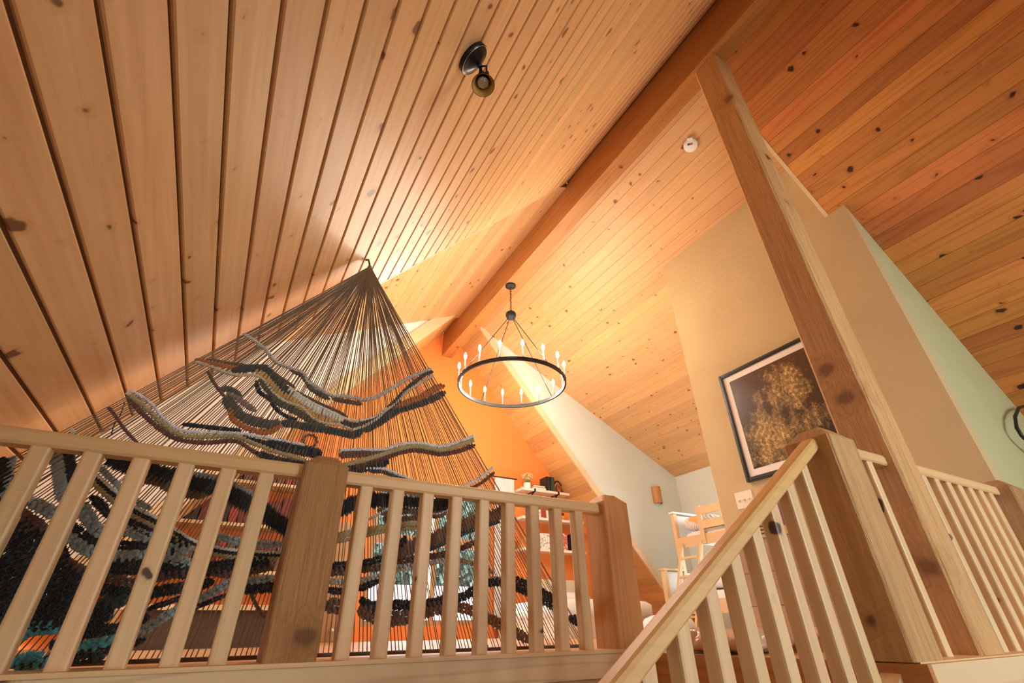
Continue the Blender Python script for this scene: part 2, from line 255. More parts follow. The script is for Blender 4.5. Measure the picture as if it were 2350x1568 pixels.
# ------------------------------------------------------------------ mesh helpers
class MB:
    def __init__(s): s.v = []; s.f = []; s.sm = []; s.mi = []; s.cur = 0
    def add(s, vs_, fs, smooth=False):
        o = len(s.v); s.v += [tuple(p) for p in vs_]
        for f in fs: s.f.append(tuple(i+o for i in f)); s.sm.append(smooth); s.mi.append(s.cur)
        return s
    def box(s, x0, x1, y0, y1, z0, z1):
        v = [(x, y, z) for x in (x0, x1) for y in (y0, y1) for z in (z0, z1)]
        return s.add(v, [(0, 1, 3, 2), (4, 6, 7, 5), (0, 4, 5, 1), (2, 3, 7, 6), (0, 2, 6, 4), (1, 5, 7, 3)])
    def loft(s, rings, smooth=False, closed=True, caps=True):
        n = len(rings[0]); v = [p for r in rings for p in r]; f = []
        for i in range(len(rings)-1):
            for j in range(n if closed else n-1):
                k = (j+1) % n; f.append((i*n+j, i*n+k, (i+1)*n+k, (i+1)*n+j))
        s.add(v, f, smooth)
        if caps:
            o = len(s.v)-len(v)
            s.f += [tuple(o+j for j in reversed(range(n))), tuple(o+(len(rings)-1)*n+j for j in range(n))]; s.sm += [False, False]; s.mi += [s.cur]*2
        return s
    def tube(s, pts, r, n=8, smooth=True, caps=True):
        P = [Vector(p) for p in pts]; rings = []; up = None
        for i, p in enumerate(P):
            t = (P[min(i+1, len(P)-1)] - P[max(i-1, 0)]).normalized()
            if up is None: up = Vector((0, 0, 1)) if abs(t.z) < 0.9 else Vector((1, 0, 0))
            a = t.cross(up).normalized(); b_ = a.cross(t).normalized(); up = b_
            rad = r[i] if isinstance(r, (list, tuple)) else r
            rings.append([tuple(p + (a*math.cos(2*PI*k/n) + b_*math.sin(2*PI*k/n))*rad) for k in range(n)])
        return s.loft(rings, smooth, True, caps)
    def lathe(s, prof, n=24, M=None, smooth=True, caps=True):
        rings = []
        for r, z in prof:
            ring = [Vector((r*math.cos(2*PI*k/n), r*math.sin(2*PI*k/n), z)) for k in range(n)]
            rings.append([tuple(M @ p) if M else tuple(p) for p in ring])
        return s.loft(rings, smooth, True, caps)
    def ell(s, c, r, n=10, m=6, rot=None, smooth=True):
        rings = []
        for i in range(m+1):
            th = PI*i/m; q = max(math.sin(th), 0.02)
            ring = [Vector((r[0]*q*math.cos(2*PI*k/n), r[1]*q*math.sin(2*PI*k/n), -r[2]*math.cos(th))) for k in range(n)]
            rings.append([tuple((rot @ p if rot else p) + Vector(c)) for p in ring])
        return s.loft(rings, smooth)
    def post(s, x0, x1, y0, y1, z0, z1, ch=0.006, top=0.0, inset=0.0):
        def ring(z, i, c):
            a0, a1, b0, b1 = x0+i, x1-i, y0+i, y1-i
            return [(a0+c, b0, z), (a1-c, b0, z), (a1, b0+c, z), (a1, b1-c, z), (a1-c, b1, z), (a0+c, b1, z), (a0, b1-c, z), (a0, b0+c, z)]
        rings = [ring(z0, 0, ch), ring(z1-top, 0, ch)]
        if top: rings.append(ring(z1, inset, ch))
        return s.loft(rings)
    def poly_y(s, pts, y0, y1):
        """prism of an XZ outline between two Y values"""
        n = len(pts); return s.loft([[(x, y0, z) for x, z in pts], [(x, y1, z) for x, z in pts]])
    def poly_x(s, pts, x0, x1):
        return s.loft([[(x0, y, z) for y, z in pts], [(x1, y, z) for y, z in pts]])
    def mesh(s, name, mats):
        me = bpy.data.meshes.new(name); me.from_pydata(s.v, [], s.f)
        me.polygons.foreach_set('use_smooth', s.sm); me.polygons.foreach_set('material_index', s.mi)
        for m_ in ([mats] if isinstance(mats, str) else mats): me.materials.append(MATS[m_])
        import bmesh
        bm = bmesh.new(); bm.from_mesh(me); bmesh.ops.recalc_face_normals(bm, faces=bm.faces); bm.to_mesh(me); bm.free()
        me.update(); return me
    def build(s, name, mats, parent=None, loc=None):
        o = bpy.data.objects.new(name, s.mesh(name, mats)); C.objects.link(o)
        if parent: o.parent = parent
        if loc: o.location = loc
        return o
def tag(o, label=None, cat=None, group=None, kind=None):
    if label: o['label'] = label
    if cat: o['category'] = cat
    if group: o['group'] = group
    if kind: o['kind'] = kind
    return o
def empty(name, loc=(0, 0, 0), label=None, cat=None, group=None, rot=None):
    o = bpy.data.objects.new(name, None); C.objects.link(o); o.location = loc; o.empty_display_size = 0.05
    if rot is not None: o.rotation_euler = rot
    return tag(o, label, cat, group)
def struct(mb, name, mat, label, cat):
    return tag(mb.build(name, mat), label, cat, None, 'structure')
def centred(mb):
    """move a mesh builder's points so that its base centre is the origin; returns that centre"""
    xs, ys, zs = zip(*mb.v); c = ((min(xs)+max(xs))/2, (min(ys)+max(ys))/2, min(zs))
    mb.v = [(x-c[0], y-c[1], z-c[2]) for x, y, z in mb.v]
    return c
def put(mb, name, mat, parent=None):
    """build with the origin at the piece's own base centre (so that each piece shows its own stretch of grain)"""
    c = centred(mb); o = mb.build(name, mat, None, c)
    if parent:
        o.parent = parent; o.location = Vector(c) - Vector(parent.location)
    return o
BANDS = [
 ('lgrey','braid',0.0209,[(-0.184,1.319),(-0.128,1.296),(-0.062,1.256),(-0.008,1.206),(0.064,1.186),(0.137,1.172),(0.167,1.129),(0.22,1.109),(0.304,1.077),(0.392,1.09),(0.469,1.085)]),
 ('lgrey','braid',0.0231,[(0.469,1.085),(0.542,1.123),(0.62,1.195),(0.708,1.279),(0.803,1.35),(0.849,1.381)]),
 ('olivedark','blob',0.0301,[(0.083,1.172),(0.134,1.159),(0.174,1.121),(0.202,1.089),(0.262,1.065),(0.302,1.055)]),
 ('brown','blob',0.0284,[(0.313,1.059),(0.398,1.06),(0.47,1.061)]),
 ('rust','blob',0.0257,[(-0.339,1.127),(-0.284,1.123),(-0.214,1.124),(-0.157,1.122)]),
 ('brown','blob',0.0195,[(-0.297,1.138),(-0.233,1.139),(-0.187,1.143),(-0.135,1.147)]),
 ('charcoal','blob',0.0445,[(-0.174,1.116),(-0.075,1.147),(-0.031,1.149),(0.02,1.106),(0.07,1.068),(0.095,1.049)]),
 ('brown','blob',0.0181,[(0.002,1.139),(0.061,1.109),(0.119,1.08)]),
 ('beige','braid',0.0177,[(-0.34,1.114),(-0.279,1.107),(-0.229,1.093),(-0.157,1.087),(-0.08,1.106),(-0.037,1.092),(0.028,1.029),(0.096,0.996),(0.172,0.982),(0.227,0.939),(0.284,0.92),(0.382,0.921),(0.44,0.907)]),
 ('beige','braid',0.0199,[(0.44,0.907),(0.492,0.935),(0.56,0.991),(0.601,1.05),(0.656,1.108),(0.704,1.186),(0.777,1.26),(0.866,1.34)]),
 ('ochre','blob',0.0381,[(-0.076,1.131),(-0.03,1.106),(0.02,1.063),(0.057,1.035),(0.112,1.017),(0.194,0.974),(0.253,0.944),(0.362,0.938)]),
 ('cream','blob',0.0433,[(0.092,1.061),(0.162,1.025),(0.244,0.99),(0.33,0.965),(0.383,0.948)]),
 ('cream','braid',0.0163,[(0.088,1.079),(0.159,1.039),(0.24,1.008),(0.327,0.983),(0.414,0.96),(0.487,0.971),(0.558,1.01),(0.604,1.071)]),
 ('brown','blob',0.0184,[(0.123,1.062),(0.18,1.044),(0.266,1.016),(0.352,0.994),(0.407,0.968)]),
 ('olivedark','blob',0.0399,[(-0.045,1.084),(0.007,1.036),(0.058,0.987),(0.112,0.969),(0.174,0.946),(0.237,0.918),(0.303,0.906)]),
 ('black','blob',0.0219,[(-0.064,1.073),(-0.034,1.021),(0.017,0.993),(0.056,0.952),(0.113,0.92),(0.166,0.913)]),
 ('charcoal','blob',0.0385,[(0.379,0.938),(0.442,0.932),(0.491,0.947),(0.56,0.991),(0.602,1.038),(0.644,1.099),(0.682,1.154)]),
 ('charcoal','blob',0.0259,[(0.644,1.099),(0.675,1.159),(0.726,1.233),(0.805,1.325),(0.864,1.366)]),
 ('brown','braid',0.0168,[(-0.276,1.078),(-0.245,1.036),(-0.219,1.007),(-0.17,0.962),(-0.127,0.92)]),
 ('olivedark','blob',0.0317,[(-0.208,0.999),(-0.159,1.007),(-0.106,0.981)]),
 ('mauve','blob',0.0297,[(-0.167,0.985),(-0.122,0.972),(-0.072,0.943),(-0.023,0.919)]),
 ('olivedark','blob',0.055,[(-0.174,0.961),(-0.127,0.92),(-0.081,0.885),(-0.021,0.869),(0.047,0.865),(0.093,0.876)]),
 ('rust','blob',0.0294,[(-0.137,0.907),(-0.106,0.861),(-0.058,0.835),(0.005,0.822),(0.055,0.83),(0.101,0.866)]),
 ('charcoal','blob',0.045,[(0.101,0.886),(0.161,0.886),(0.239,0.883),(0.318,0.885),(0.4,0.882),(0.45,0.882),(0.501,0.918)]),
 ('charcoal','blob',0.0449,[(0.501,0.918),(0.564,0.967),(0.612,1.011),(0.674,1.065),(0.758,1.112),(0.853,1.167),(0.948,1.241)]),
 ('rust','blob',0.0416,[(0.659,1.085),(0.724,1.126),(0.786,1.166),(0.849,1.219),(0.894,1.262),(0.942,1.284)]),
 ('white','braid',0.0161,[(-0.537,0.898),(-0.519,0.913),(-0.442,0.876),(-0.374,0.817),(-0.305,0.778),(-0.236,0.776),(-0.084,0.798),(0.028,0.798),(0.106,0.796),(0.228,0.789)]),
 ('white','braid',0.0194,[(0.397,0.789),(0.505,0.81),(0.619,0.828),(0.71,0.872),(0.809,0.895),(0.94,0.896),(1.047,0.939),(1.15,0.995)]),
 ('olive','braid',0.0221,[(-0.519,0.891),(-0.44,0.843),(-0.375,0.794),(-0.297,0.755),(-0.214,0.757),(-0.079,0.782),(-0.001,0.763),(0.12,0.735),(0.244,0.714)]),
 ('olive','braid',0.0268,[(0.432,0.717),(0.578,0.781),(0.713,0.847),(0.811,0.875),(0.942,0.875),(1.048,0.916),(1.151,0.97)]),
 ('maroon','blob',0.0217,[(-0.52,0.874),(-0.437,0.811),(-0.365,0.763),(-0.29,0.732),(-0.19,0.734),(-0.074,0.76),(-0.002,0.731),(0.051,0.705)]),
 ('maroon','blob',0.0291,[(0.457,0.693),(0.604,0.764),(0.715,0.828),(0.813,0.853),(0.943,0.853),(1.05,0.884),(1.164,0.942)]),
 ('black','blob',0.0222,[(-0.295,0.803),(-0.193,0.807),(-0.06,0.813)]),
 ('black','blob',0.0249,[(-0.061,0.783),(0.015,0.776),(0.074,0.769)]),
 ('black','blob',0.0556,[(0.045,0.768),(0.133,0.765),(0.214,0.76),(0.317,0.758)]),
 ('olivedark','blob',0.0255,[(0.091,0.763),(0.136,0.752),(0.195,0.753),(0.246,0.752)]),
 ('black','blob',0.0338,[(0.029,0.719),(0.128,0.7),(0.228,0.693),(0.37,0.699)]),
 ('brown','blob',0.0414,[(0.401,0.766),(0.509,0.787),(0.599,0.798),(0.679,0.823)]),
 ('black','blob',0.0496,[(0.37,0.699),(0.478,0.701),(0.563,0.73),(0.655,0.766)]),
 ('maroon','braid',0.0149,[(-0.577,0.828),(-0.546,0.8),(-0.492,0.745),(-0.439,0.701),(-0.406,0.672)]),
 ('black','braid',0.0056,[(-0.53,0.858),(-0.526,0.798),(-0.531,0.757),(-0.525,0.71)]),
 ('teal_dark','blob',0.0207,[(0.562,0.703),(0.635,0.708),(0.708,0.69),(0.81,0.677)]),
 ('white','braid',0.0161,[(0.538,0.713),(0.632,0.726),(0.71,0.708),(0.805,0.683)]),
 ('white','braid',0.0177,[(1.087,0.683),(1.195,0.746),(1.286,0.824)]),
 ('maroon','blob',0.0202,[(1.115,0.667),(1.21,0.722),(1.295,0.794)]),
 ('grey','blob',0.0442,[(-0.689,0.645),(-0.648,0.576),(-0.614,0.512),(-0.583,0.454),(-0.55,0.417)]),
 ('black','blob',0.0381,[(-0.668,0.676),(-0.632,0.619),(-0.598,0.553),(-0.564,0.489)]),
 ('lgrey','blob',0.0159,[(-0.657,0.715),(-0.627,0.674),(-0.593,0.616)]),
 ('black','blob',0.0554,[(-0.811,0.566),(-0.783,0.512),(-0.762,0.451)]),
 ('grey','blob',0.0245,[(-0.782,0.579),(-0.768,0.522),(-0.755,0.467),(-0.743,0.421)]),
 ('black','blob',0.0771,[(-0.497,0.63),(-0.435,0.6),(-0.346,0.583),(-0.255,0.565),(-0.169,0.549),(-0.084,0.54),(0.03,0.5),(0.11,0.466),(0.193,0.42),(0.272,0.398),(0.378,0.445),(0.486,0.525),(0.61,0.563),(0.77,0.564),(0.939,0.569),(1.034,0.59)]),
 ('brown','blob',0.0407,[(-0.375,0.555),(-0.294,0.542),(-0.24,0.517),(-0.123,0.503)]),
 ('grey','blob',0.0272,[(-0.222,0.588),(-0.131,0.588),(-0.059,0.576),(0.018,0.546),(0.068,0.527)]),
 ('brown','blob',0.0364,[(0.634,0.514),(0.707,0.508),(0.797,0.529),(0.943,0.52),(1.004,0.541)]),
 ('white','braid',0.0159,[(-0.517,0.546),(-0.442,0.495),(-0.349,0.436),(-0.264,0.401),(-0.192,0.364),(-0.102,0.32),(-0.017,0.303),(0.083,0.296),(0.239,0.299),(0.407,0.342),(0.542,0.438),(0.621,0.486),(0.704,0.533),(0.855,0.543),(0.942,0.524),(1.031,0.564)]),
 ('grey','blob',0.0249,[(-0.517,0.578),(-0.451,0.528),(-0.359,0.464),(-0.289,0.433)]),
 ('black','blob',0.018,[(-0.52,0.535),(-0.444,0.481),(-0.352,0.423),(-0.267,0.387),(-0.187,0.349),(-0.098,0.307),(-0.014,0.289),(0.087,0.283),(0.224,0.286)]),
 ('olive','braid',0.0216,[(-0.522,0.521),(-0.445,0.465),(-0.354,0.408),(-0.269,0.37),(-0.182,0.333),(-0.093,0.292),(-0.01,0.276),(0.09,0.269),(0.227,0.272)]),
 ('grey','blob',0.034,[(-0.082,0.36),(0.04,0.334),(0.144,0.326),(0.222,0.331)]),
 ('grey','blob',0.046,[(-0.669,0.429),(-0.631,0.412),(-0.591,0.392),(-0.558,0.368)]),
 ('brown','blob',0.0452,[(-0.677,0.384),(-0.624,0.35),(-0.587,0.336)]),
 ('brown','blob',0.035,[(-0.672,0.336),(-0.64,0.323)]),
 ('grey','blob',0.0482,[(-0.525,0.435),(-0.487,0.39),(-0.441,0.346),(-0.397,0.328),(-0.358,0.347),(-0.324,0.343),(-0.268,0.324),(-0.2,0.292),(-0.124,0.29)]),
 ('grey','blob',0.0442,[(-0.517,0.322),(-0.479,0.293),(-0.426,0.267),(-0.377,0.255),(-0.33,0.256),(-0.289,0.258),(-0.259,0.273),(-0.184,0.258),(-0.144,0.247),(-0.092,0.236)]),
 ('brown','blob',0.0342,[(-0.522,0.268),(-0.494,0.236),(-0.455,0.215),(-0.407,0.191),(-0.351,0.182),(-0.307,0.173),(-0.264,0.167),(-0.187,0.184),(-0.13,0.202),(-0.028,0.212),(0.047,0.204),(0.128,0.219),(0.208,0.239)]),
 ('grey','blob',0.0382,[(-0.199,-0.008),(-0.173,0.014),(-0.135,0.045),(-0.095,0.077),(-0.026,0.116),(0.023,0.148),(0.066,0.174),(0.138,0.181),(0.219,0.195)]),
 ('teal','blob',0.0512,[(-0.516,-0.005),(-0.503,0.015),(-0.478,0.025),(-0.43,0.014)]),
 ('teal','blob',0.0404,[(-0.352,-0.04),(-0.33,-0.034),(-0.304,-0.032),(-0.259,-0.016)]),
 ('teal','blob',0.0646,[(-0.512,-0.074),(-0.467,-0.075),(-0.42,-0.084)]),
 ('teal_dark','blob',0.0337,[(-0.356,-0.079),(-0.316,-0.073),(-0.269,-0.065)]),
 ('teal_dark','blob',0.0531,[(-0.657,0.249),(-0.611,0.223),(-0.547,0.183),(-0.474,0.15)]),
 ('teal_dark','blob',0.0487,[(-0.34,0.097),(-0.296,0.101),(-0.252,0.107)]),
 ('black','blob',0.111,[(-0.731,0.369),(-0.622,0.28),(-0.499,0.185),(-0.406,0.138)]),
 ('black','blob',0.139,[(-0.691,0.22),(-0.595,0.154),(-0.486,0.088),(-0.371,0.076)]),
 ('black','blob',0.092,[(-0.629,0.074),(-0.528,0.049),(-0.425,0.055),(-0.302,0.062)]),
 ('black','blob',0.041,[(-0.428,-0.029),(-0.356,0.002),(-0.248,0.02),(-0.18,0.055)]),
 ('black','blob',0.031,[(-0.427,-0.061),(-0.346,-0.057),(-0.251,-0.047),(-0.168,-0.022)]),
 ('black','blob',0.0596,[(-0.4,0.225),(-0.29,0.219),(-0.192,0.223),(-0.1,0.211),(0.034,0.235),(0.195,0.259)]),
 ('black','blob',0.0374,[(-0.52,0.355),(-0.459,0.313),(-0.385,0.294),(-0.259,0.294),(-0.165,0.278)]),
 ('black','blob',0.0384,[(-0.493,0.463),(-0.424,0.404),(-0.344,0.377),(-0.243,0.335),(-0.13,0.31)]),
 ('black','blob',0.0439,[(-0.412,0.152),(-0.33,0.139),(-0.231,0.127),(-0.152,0.143),(-0.069,0.16),(0.002,0.177)]),
 ('black','blob',0.0238,[(-0.188,0.079),(-0.113,0.109),(-0.048,0.14)]),
 ('black','blob',0.0208,[(-0.071,0.069),(-0.019,0.092),(0.062,0.131)]),
 ('black','blob',0.0406,[(0.087,0.156),(0.153,0.154),(0.227,0.162),(0.288,0.16)]),
 ('black','blob',0.0547,[(-0.589,0.32),(-0.533,0.271),(-0.486,0.214)]),
 ('black','blob',0.0541,[(-0.764,0.419),(-0.705,0.364)]),
 ('olive','braid',0.0302,[(0.403,0.364),(0.507,0.398),(0.65,0.432),(0.781,0.461),(0.874,0.471)]),
 ('olive','braid',0.0193,[(0.435,0.351),(0.571,0.387),(0.695,0.423),(0.871,0.449)]),
 ('brown','blob',0.0446,[(0.666,0.475),(0.756,0.476),(0.86,0.495)]),
 ('black','blob',0.0378,[(0.443,0.252),(0.53,0.262),(0.613,0.275),(0.696,0.302),(0.759,0.353),(0.788,0.395)]),
 ('brown','blob',0.0367,[(0.439,0.226),(0.533,0.233),(0.617,0.247),(0.695,0.258)]),
 ('bark','blob',0.0742,[(0.703,0.281),(0.775,0.332),(0.854,0.364),(0.94,0.399),(1.025,0.445),(1.115,0.485),(1.202,0.513),(1.311,0.552),(1.363,0.591)]),
 ('teal_dark','blob',0.0233,[(0.858,0.324),(0.944,0.357),(1.028,0.4),(1.117,0.441),(1.203,0.474),(1.325,0.516)]),
 ('maroon','blob',0.036,[(0.757,0.284),(0.86,0.304),(0.942,0.318),(1.032,0.339),(1.113,0.369),(1.197,0.409)]),
 ('lgrey','blob',0.0295,[(0.449,0.191),(0.534,0.19),(0.614,0.203),(0.7,0.224),(0.782,0.254),(0.863,0.27),(0.961,0.293),(1.031,0.308)]),
 ('tan','blob',0.0253,[(1.031,0.312),(1.106,0.307),(1.208,0.282),(1.292,0.256)]),
 ('black','blob',0.0341,[(0.452,0.157),(0.537,0.151),(0.612,0.172),(0.682,0.2)]),
 ('black','blob',0.0427,[(0.612,0.121),(0.657,0.092),(0.702,0.097),(0.779,0.1),(0.864,0.1),(0.952,0.11),(1.02,0.124),(1.114,0.137),(1.174,0.169),(1.236,0.201),(1.34,0.214)]),
 ('black','blob',0.0859,[(1.34,0.208),(1.447,0.202),(1.558,0.166),(1.642,0.13),(1.726,0.088)]),
 ('tan','blob',0.0235,[(1.282,0.231),(1.34,0.224),(1.448,0.21),(1.475,0.182)]),
 ('black','blob',0.0535,[(1.776,0.046),(1.81,0.034),(1.845,0.017)]),
 ('bark','blob',0.0699,[(0.453,0.099),(0.52,0.093),(0.56,0.083)]),
 ('bark','blob',0.0699,[(0.61,0.083),(0.703,0.049),(0.785,0.045),(0.869,0.059),(0.954,0.084),(1.045,0.096)]),
 ('rustdark','blob',0.0531,[(1.045,0.096),(1.116,0.091),(1.189,0.072),(1.289,0.036),(1.391,-0.003),(1.507,-0.058)]),
 ('brown','braid',0.0163,[(0.149,0.138),(0.185,0.09),(0.225,0.05)]),
]

# ------------------------------------------------------------------ the setting
S, ZT = 1.17, 4.52            # steep main roof
SD, ZD = 0.50, 4.45           # shallow dormer roofs
XL, XR = 2.475, 2.66          # sides of the ridge beam
YDL, YDR = 2.92, 1.135        # where the dormers begin, left and right
YCL, YCR = 5.95, 5.98         # far cheeks of the dormers
YG, YB = 6.70, -2.50          # far gable, gable behind the camera
def zmL(x): return ZT - S*(XL-x)
def zmR(x): return ZT - S*(x-XR)
def zdL(x): return ZD - SD*(XL-x)
def zdR(x): return ZD - SD*(x-XR)
EX = (ZT-FL)/S                # horizontal reach of the main roof down to the floor
OUT_L, OUT_R = -1.77, 6.90    # outer dormer walls

def plank_ceiling(side, slope, ztop, y0, y1, n, pitch, gap, off, mat, label, chamfer=0.0016, t=0.014, clip_far=None):
    """backing slab with one board object per course, boards running along the ridge"""
    sg = -1 if side == 'L' else 1; xr = XL if side == 'L' else XR
    q = math.sqrt(1+slope*slope); ex = Vector((sg/q, 0, -slope/q)); ey = Vector((0, 1, 0)); ez = ex.cross(ey); into = 1 if ez.z < 0 else -1
    nn = ez*into; base = Vector((xr, 0, ztop)); run = off+n*pitch
    a = base - ex*0.06 - nn*t; b_ = base + ex*run - nn*t; up = -nn*0.06
    mb = MB(); mb.poly_y([(a.x, a.z), (b_.x, b_.z), ((b_+up).x, (b_+up).z), ((a+up).x, (a+up).z)], y0, y1)
    root = struct(mb, 'ceiling', 'groove_dark', label, 'ceiling')
    w = pitch-gap; L_ = y1-y0; c = chamfer
    prof = [(0, -t), (0, -c), (c, 0), (w-c, 0), (w, -c), (w, -t)]
    pm = MB(); pm.loft([[(x-w/2, -L_/2, z*into) for x, z in prof], [(x-w/2, L_/2, z*into) for x, z in prof]])
    me = pm.mesh('plank', mat)
    for i in range(n):
        o = bpy.data.objects.new('plank', me); C.objects.link(o); o.parent = root
        p = base + ex*(off + i*pitch + pitch/2) + ey*((y0+y1)/2)
        o.matrix_local = Matrix(((ex.x, 0, ez.x, p.x), (0, 1, 0, p.y), (ex.z, 0, ez.z, p.z), (0, 0, 0, 1)))
    return root
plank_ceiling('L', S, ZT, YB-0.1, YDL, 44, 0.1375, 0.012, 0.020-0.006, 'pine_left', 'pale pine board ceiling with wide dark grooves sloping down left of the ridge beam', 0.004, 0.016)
plank_ceiling('L', SD, ZD, YDL, YCL+0.07, 35, 0.1375, 0.0015, 0.0, 'pine_dormer', 'orange pine board ceiling of the left dormer beyond the hanging tapestry')
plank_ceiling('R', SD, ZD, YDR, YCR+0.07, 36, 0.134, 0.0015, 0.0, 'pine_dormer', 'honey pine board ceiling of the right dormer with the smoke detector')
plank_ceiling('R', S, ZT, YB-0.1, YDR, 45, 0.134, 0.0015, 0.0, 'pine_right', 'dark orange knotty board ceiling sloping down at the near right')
plank_ceiling('L', S, ZT, YCL+0.001, YG+0.1, 44, 0.1375, 0.0015, 0.0, 'pine_steep', 'short steep board ceiling left of the beam against the orange gable wall')
plank_ceiling('R', S, ZT, YCR+0.001, YG+0.1, 45, 0.134, 0.0015, 0.0, 'pine_steep', 'narrow steep board ceiling between the orange wall and the pale rake trim')

# cheek walls (between the steep roof below and the shallow dormer roof above)
dx0 = (ZT-ZD)/(S-SD)
def cheek_R(y0, y1, name, mat, label):
    mb = MB(); mb.poly_y([(XR+dx0+0.12, zdR(XR+dx0+0.12)+0.01), (OUT_R+0.05, zdR(OUT_R+0.05)+0.01), (OUT_R+0.05, FL), (XR+EX+0.04, FL)], y0, y1); return struct(mb, name, mat, label, 'wall')
def cheek_L(y0, y1, name, mat, label):
    mb = MB(); mb.poly_y([(XL-dx0-0.12, zdL(XL-dx0-0.12)+0.01), (OUT_L-0.05, zdL(OUT_L-0.05)+0.01), (OUT_L-0.05, FL), (XL-EX-0.04, FL)], y0, y1); return struct(mb, name, mat, label, 'wall')
cheek_R(YCR, YCR+0.08, 'wall_cheek_right', 'plaster_cheek', 'pale sage triangular wall behind the chandelier with the clay sconce')
cheek_L(YCL, YCL+0.08, 'wall_cheek_left', 'plaster_white', 'white triangular wall left of the far end of the ridge beam')
cheek_R(YDR-0.10, YDR-0.02, 'wall_cheek_near_right', 'plaster_cheek', 'dormer cheek wall above the dark orange ceiling')
cheek_L(YDL-0.10, YDL-0.02, 'wall_cheek_near_left', 'plaster_white', 'dormer cheek wall above the grooved ceiling')
# rake trims
def strip(side, y0, y1, d0, d1, below, above, name, mat, label):
    sg = -1 if side == 'L' else 1; xr = XL if side == 'L' else XR
    pts = [(xr+sg*d0, ZT-S*d0-below), (xr+sg*d1, ZT-S*d1-below), (xr+sg*d1, ZT-S*d1+above), (xr+sg*d0, ZT-S*d0+above)]
    mb = MB(); mb.poly_y(pts, y0, y1); return struct(mb, name, mat, label, 'trim')
strip('R', YCR-0.03, YCR, 0.0, EX-0.05, 0.0, 0.15, 'trim_1', 'trim_wood', 'pale wooden rake board running down the sage wall behind the chandelier')
strip('L', YCL-0.03, YCL, 0.05, EX-0.3, 0.0, 0.27, 'trim_2', 'trim_wood', 'wooden rake board under the white triangular wall')
strip('R', YDR, YDR+0.028, 0.12, 1.24, 0.004, 0.11, 'trim_3', 'trim_wood', 'pale edge trim where the dark orange ceiling stops beside the tall post')
strip('L', YDL, YDL+0.018, 0.12, EX-0.3, 0.002, 0.09, 'trim_4', 'trim_wood', 'thin pale edge trim along the end of the grooved ceiling')

# far gable wall with its window opening
WX0, WX1, WZ0, WZ1 = 1.68, 3.48, 0.04, 1.86
mb = MB()
mb.poly_y([(XL-EX, FL), (WX0, FL), (WX0, zmL(WX0))], YG, YG+0.15)
mb.poly_y([(WX1, FL), (XR+EX, FL), (WX1, zmR(WX1))], YG, YG+0.15)
mb.box(WX0, WX1, YG, YG+0.15, FL, WZ0)
mb.poly_y([(WX0, WZ1), (WX1, WZ1), (WX1, zmR(WX1)), (XR, ZT), (XL, ZT), (WX0, zmL(WX0))], YG, YG+0.15)
struct(mb, 'wall_far', 'plaster_orange', 'bright orange gable wall at the far end of the loft', 'wall')
# outer dormer walls with windows
def holed_x(name, x0, x1, ya, yb, za, zb, hy0, hy1, hz0, hz1, mat, label):
    mb = MB(); mb.box(x0, x1, ya, hy0, za, zb); mb.box(x0, x1, hy1, yb, za, zb); mb.box(x0, x1, hy0, hy1, za, hz0); mb.box(x0, x1, hy0, hy1, hz1, zb)
    return struct(mb, name, mat, label, 'wall')
holed_x('wall_left', OUT_L-0.15, OUT_L, YDL-0.1, YCL+0.1, FL, zdL(OUT_L)+0.1, 3.7, 5.1, 0.45, 1.35, 'plaster_white', 'white outer wall of the left dormer seen through the tapestry strings')
holed_x('wall_right', OUT_R, OUT_R+0.15, 2.83, YCR+0.1, FL, zdR(OUT_R)+0.1, 3.2, 5.1, 0.45, 1.95, 'plaster_cheek', 'sage outer wall behind the bunk bed')
# partition with the framed photograph
PX = 3.90; PY0, PY1 = 1.00, 2.93
mb = MB(); mb.poly_x([(PY0, -2.6), (PY1, -2.6), (PY1, zdR(PX)), (YDR, zdR(PX)), (YDR, zmR(PX)), (PY0, zmR(PX))], PX, PX+0.11)
struct(mb, 'wall_partition', 'plaster_sage', 'textured tan plaster wall carrying the framed photograph', 'wall')
mb = MB(); mb.poly_y([(PX+0.11, -2.6), (XR+EX, -2.6), (XR+EX, FL), (PX+0.11, zmR(PX+0.11))], PY0, PY0+0.11)
struct(mb, 'wall_partition_near', 'plaster_green', 'pale green wall at the far right under the dark orange ceiling', 'wall')
mb = MB(); mb.poly_y([(PX+0.11, FL), (OUT_R, FL), (OUT_R, zdR(OUT_R)), (PX+0.11, zdR(PX+0.11))], PY1-0.1, PY1)
struct(mb, 'wall_partition_far', 'plaster_cheek', 'sage end wall beside the bunk bed', 'wall')
# floor of the loft and the storey below the stair opening
mb = MB(); mb.box(OUT_L-0.1, OUT_R+0.1, 2.24, YG+0.1, FL-0.2, FL); mb.box(1.975, OUT_R+0.1, 0.90, 2.24, FL-0.2, FL)
struct(mb, 'floor', 'floor_wood', 'warm wooden loft floor around the stair opening', 'floor')
mb = MB(); mb.box(-1.6, 6.75, YB-0.1, 2.4, -2.7, -2.6); struct(mb, 'floor_lower', 'floor_wood', 'wooden floor of the storey below', 'floor')
mb = MB(); mb.box(-1.6, 2.1, 2.25, 2.35, -2.6, FL-0.09); struct(mb, 'wall_stairwell', 'drywall', 'white plasterboard below the left railing', 'wall')
mb = MB(); mb.box(1.98, PX, 0.91, 1.0, -2.6, FL-0.2); mb.box(1.98, 2.08, 0.95, 2.25, -2.6, FL-0.2); struct(mb, 'wall_landing', 'drywall', 'white plasterboard below the landing', 'wall')
mb = MB(); mb.box(XL-EX-0.12, XL-EX, YB, 2.25, -2.6, FL+0.01); struct(mb, 'wall_stairwell_left', 'drywall', 'white plasterboard at the foot of the grooved ceiling', 'wall')
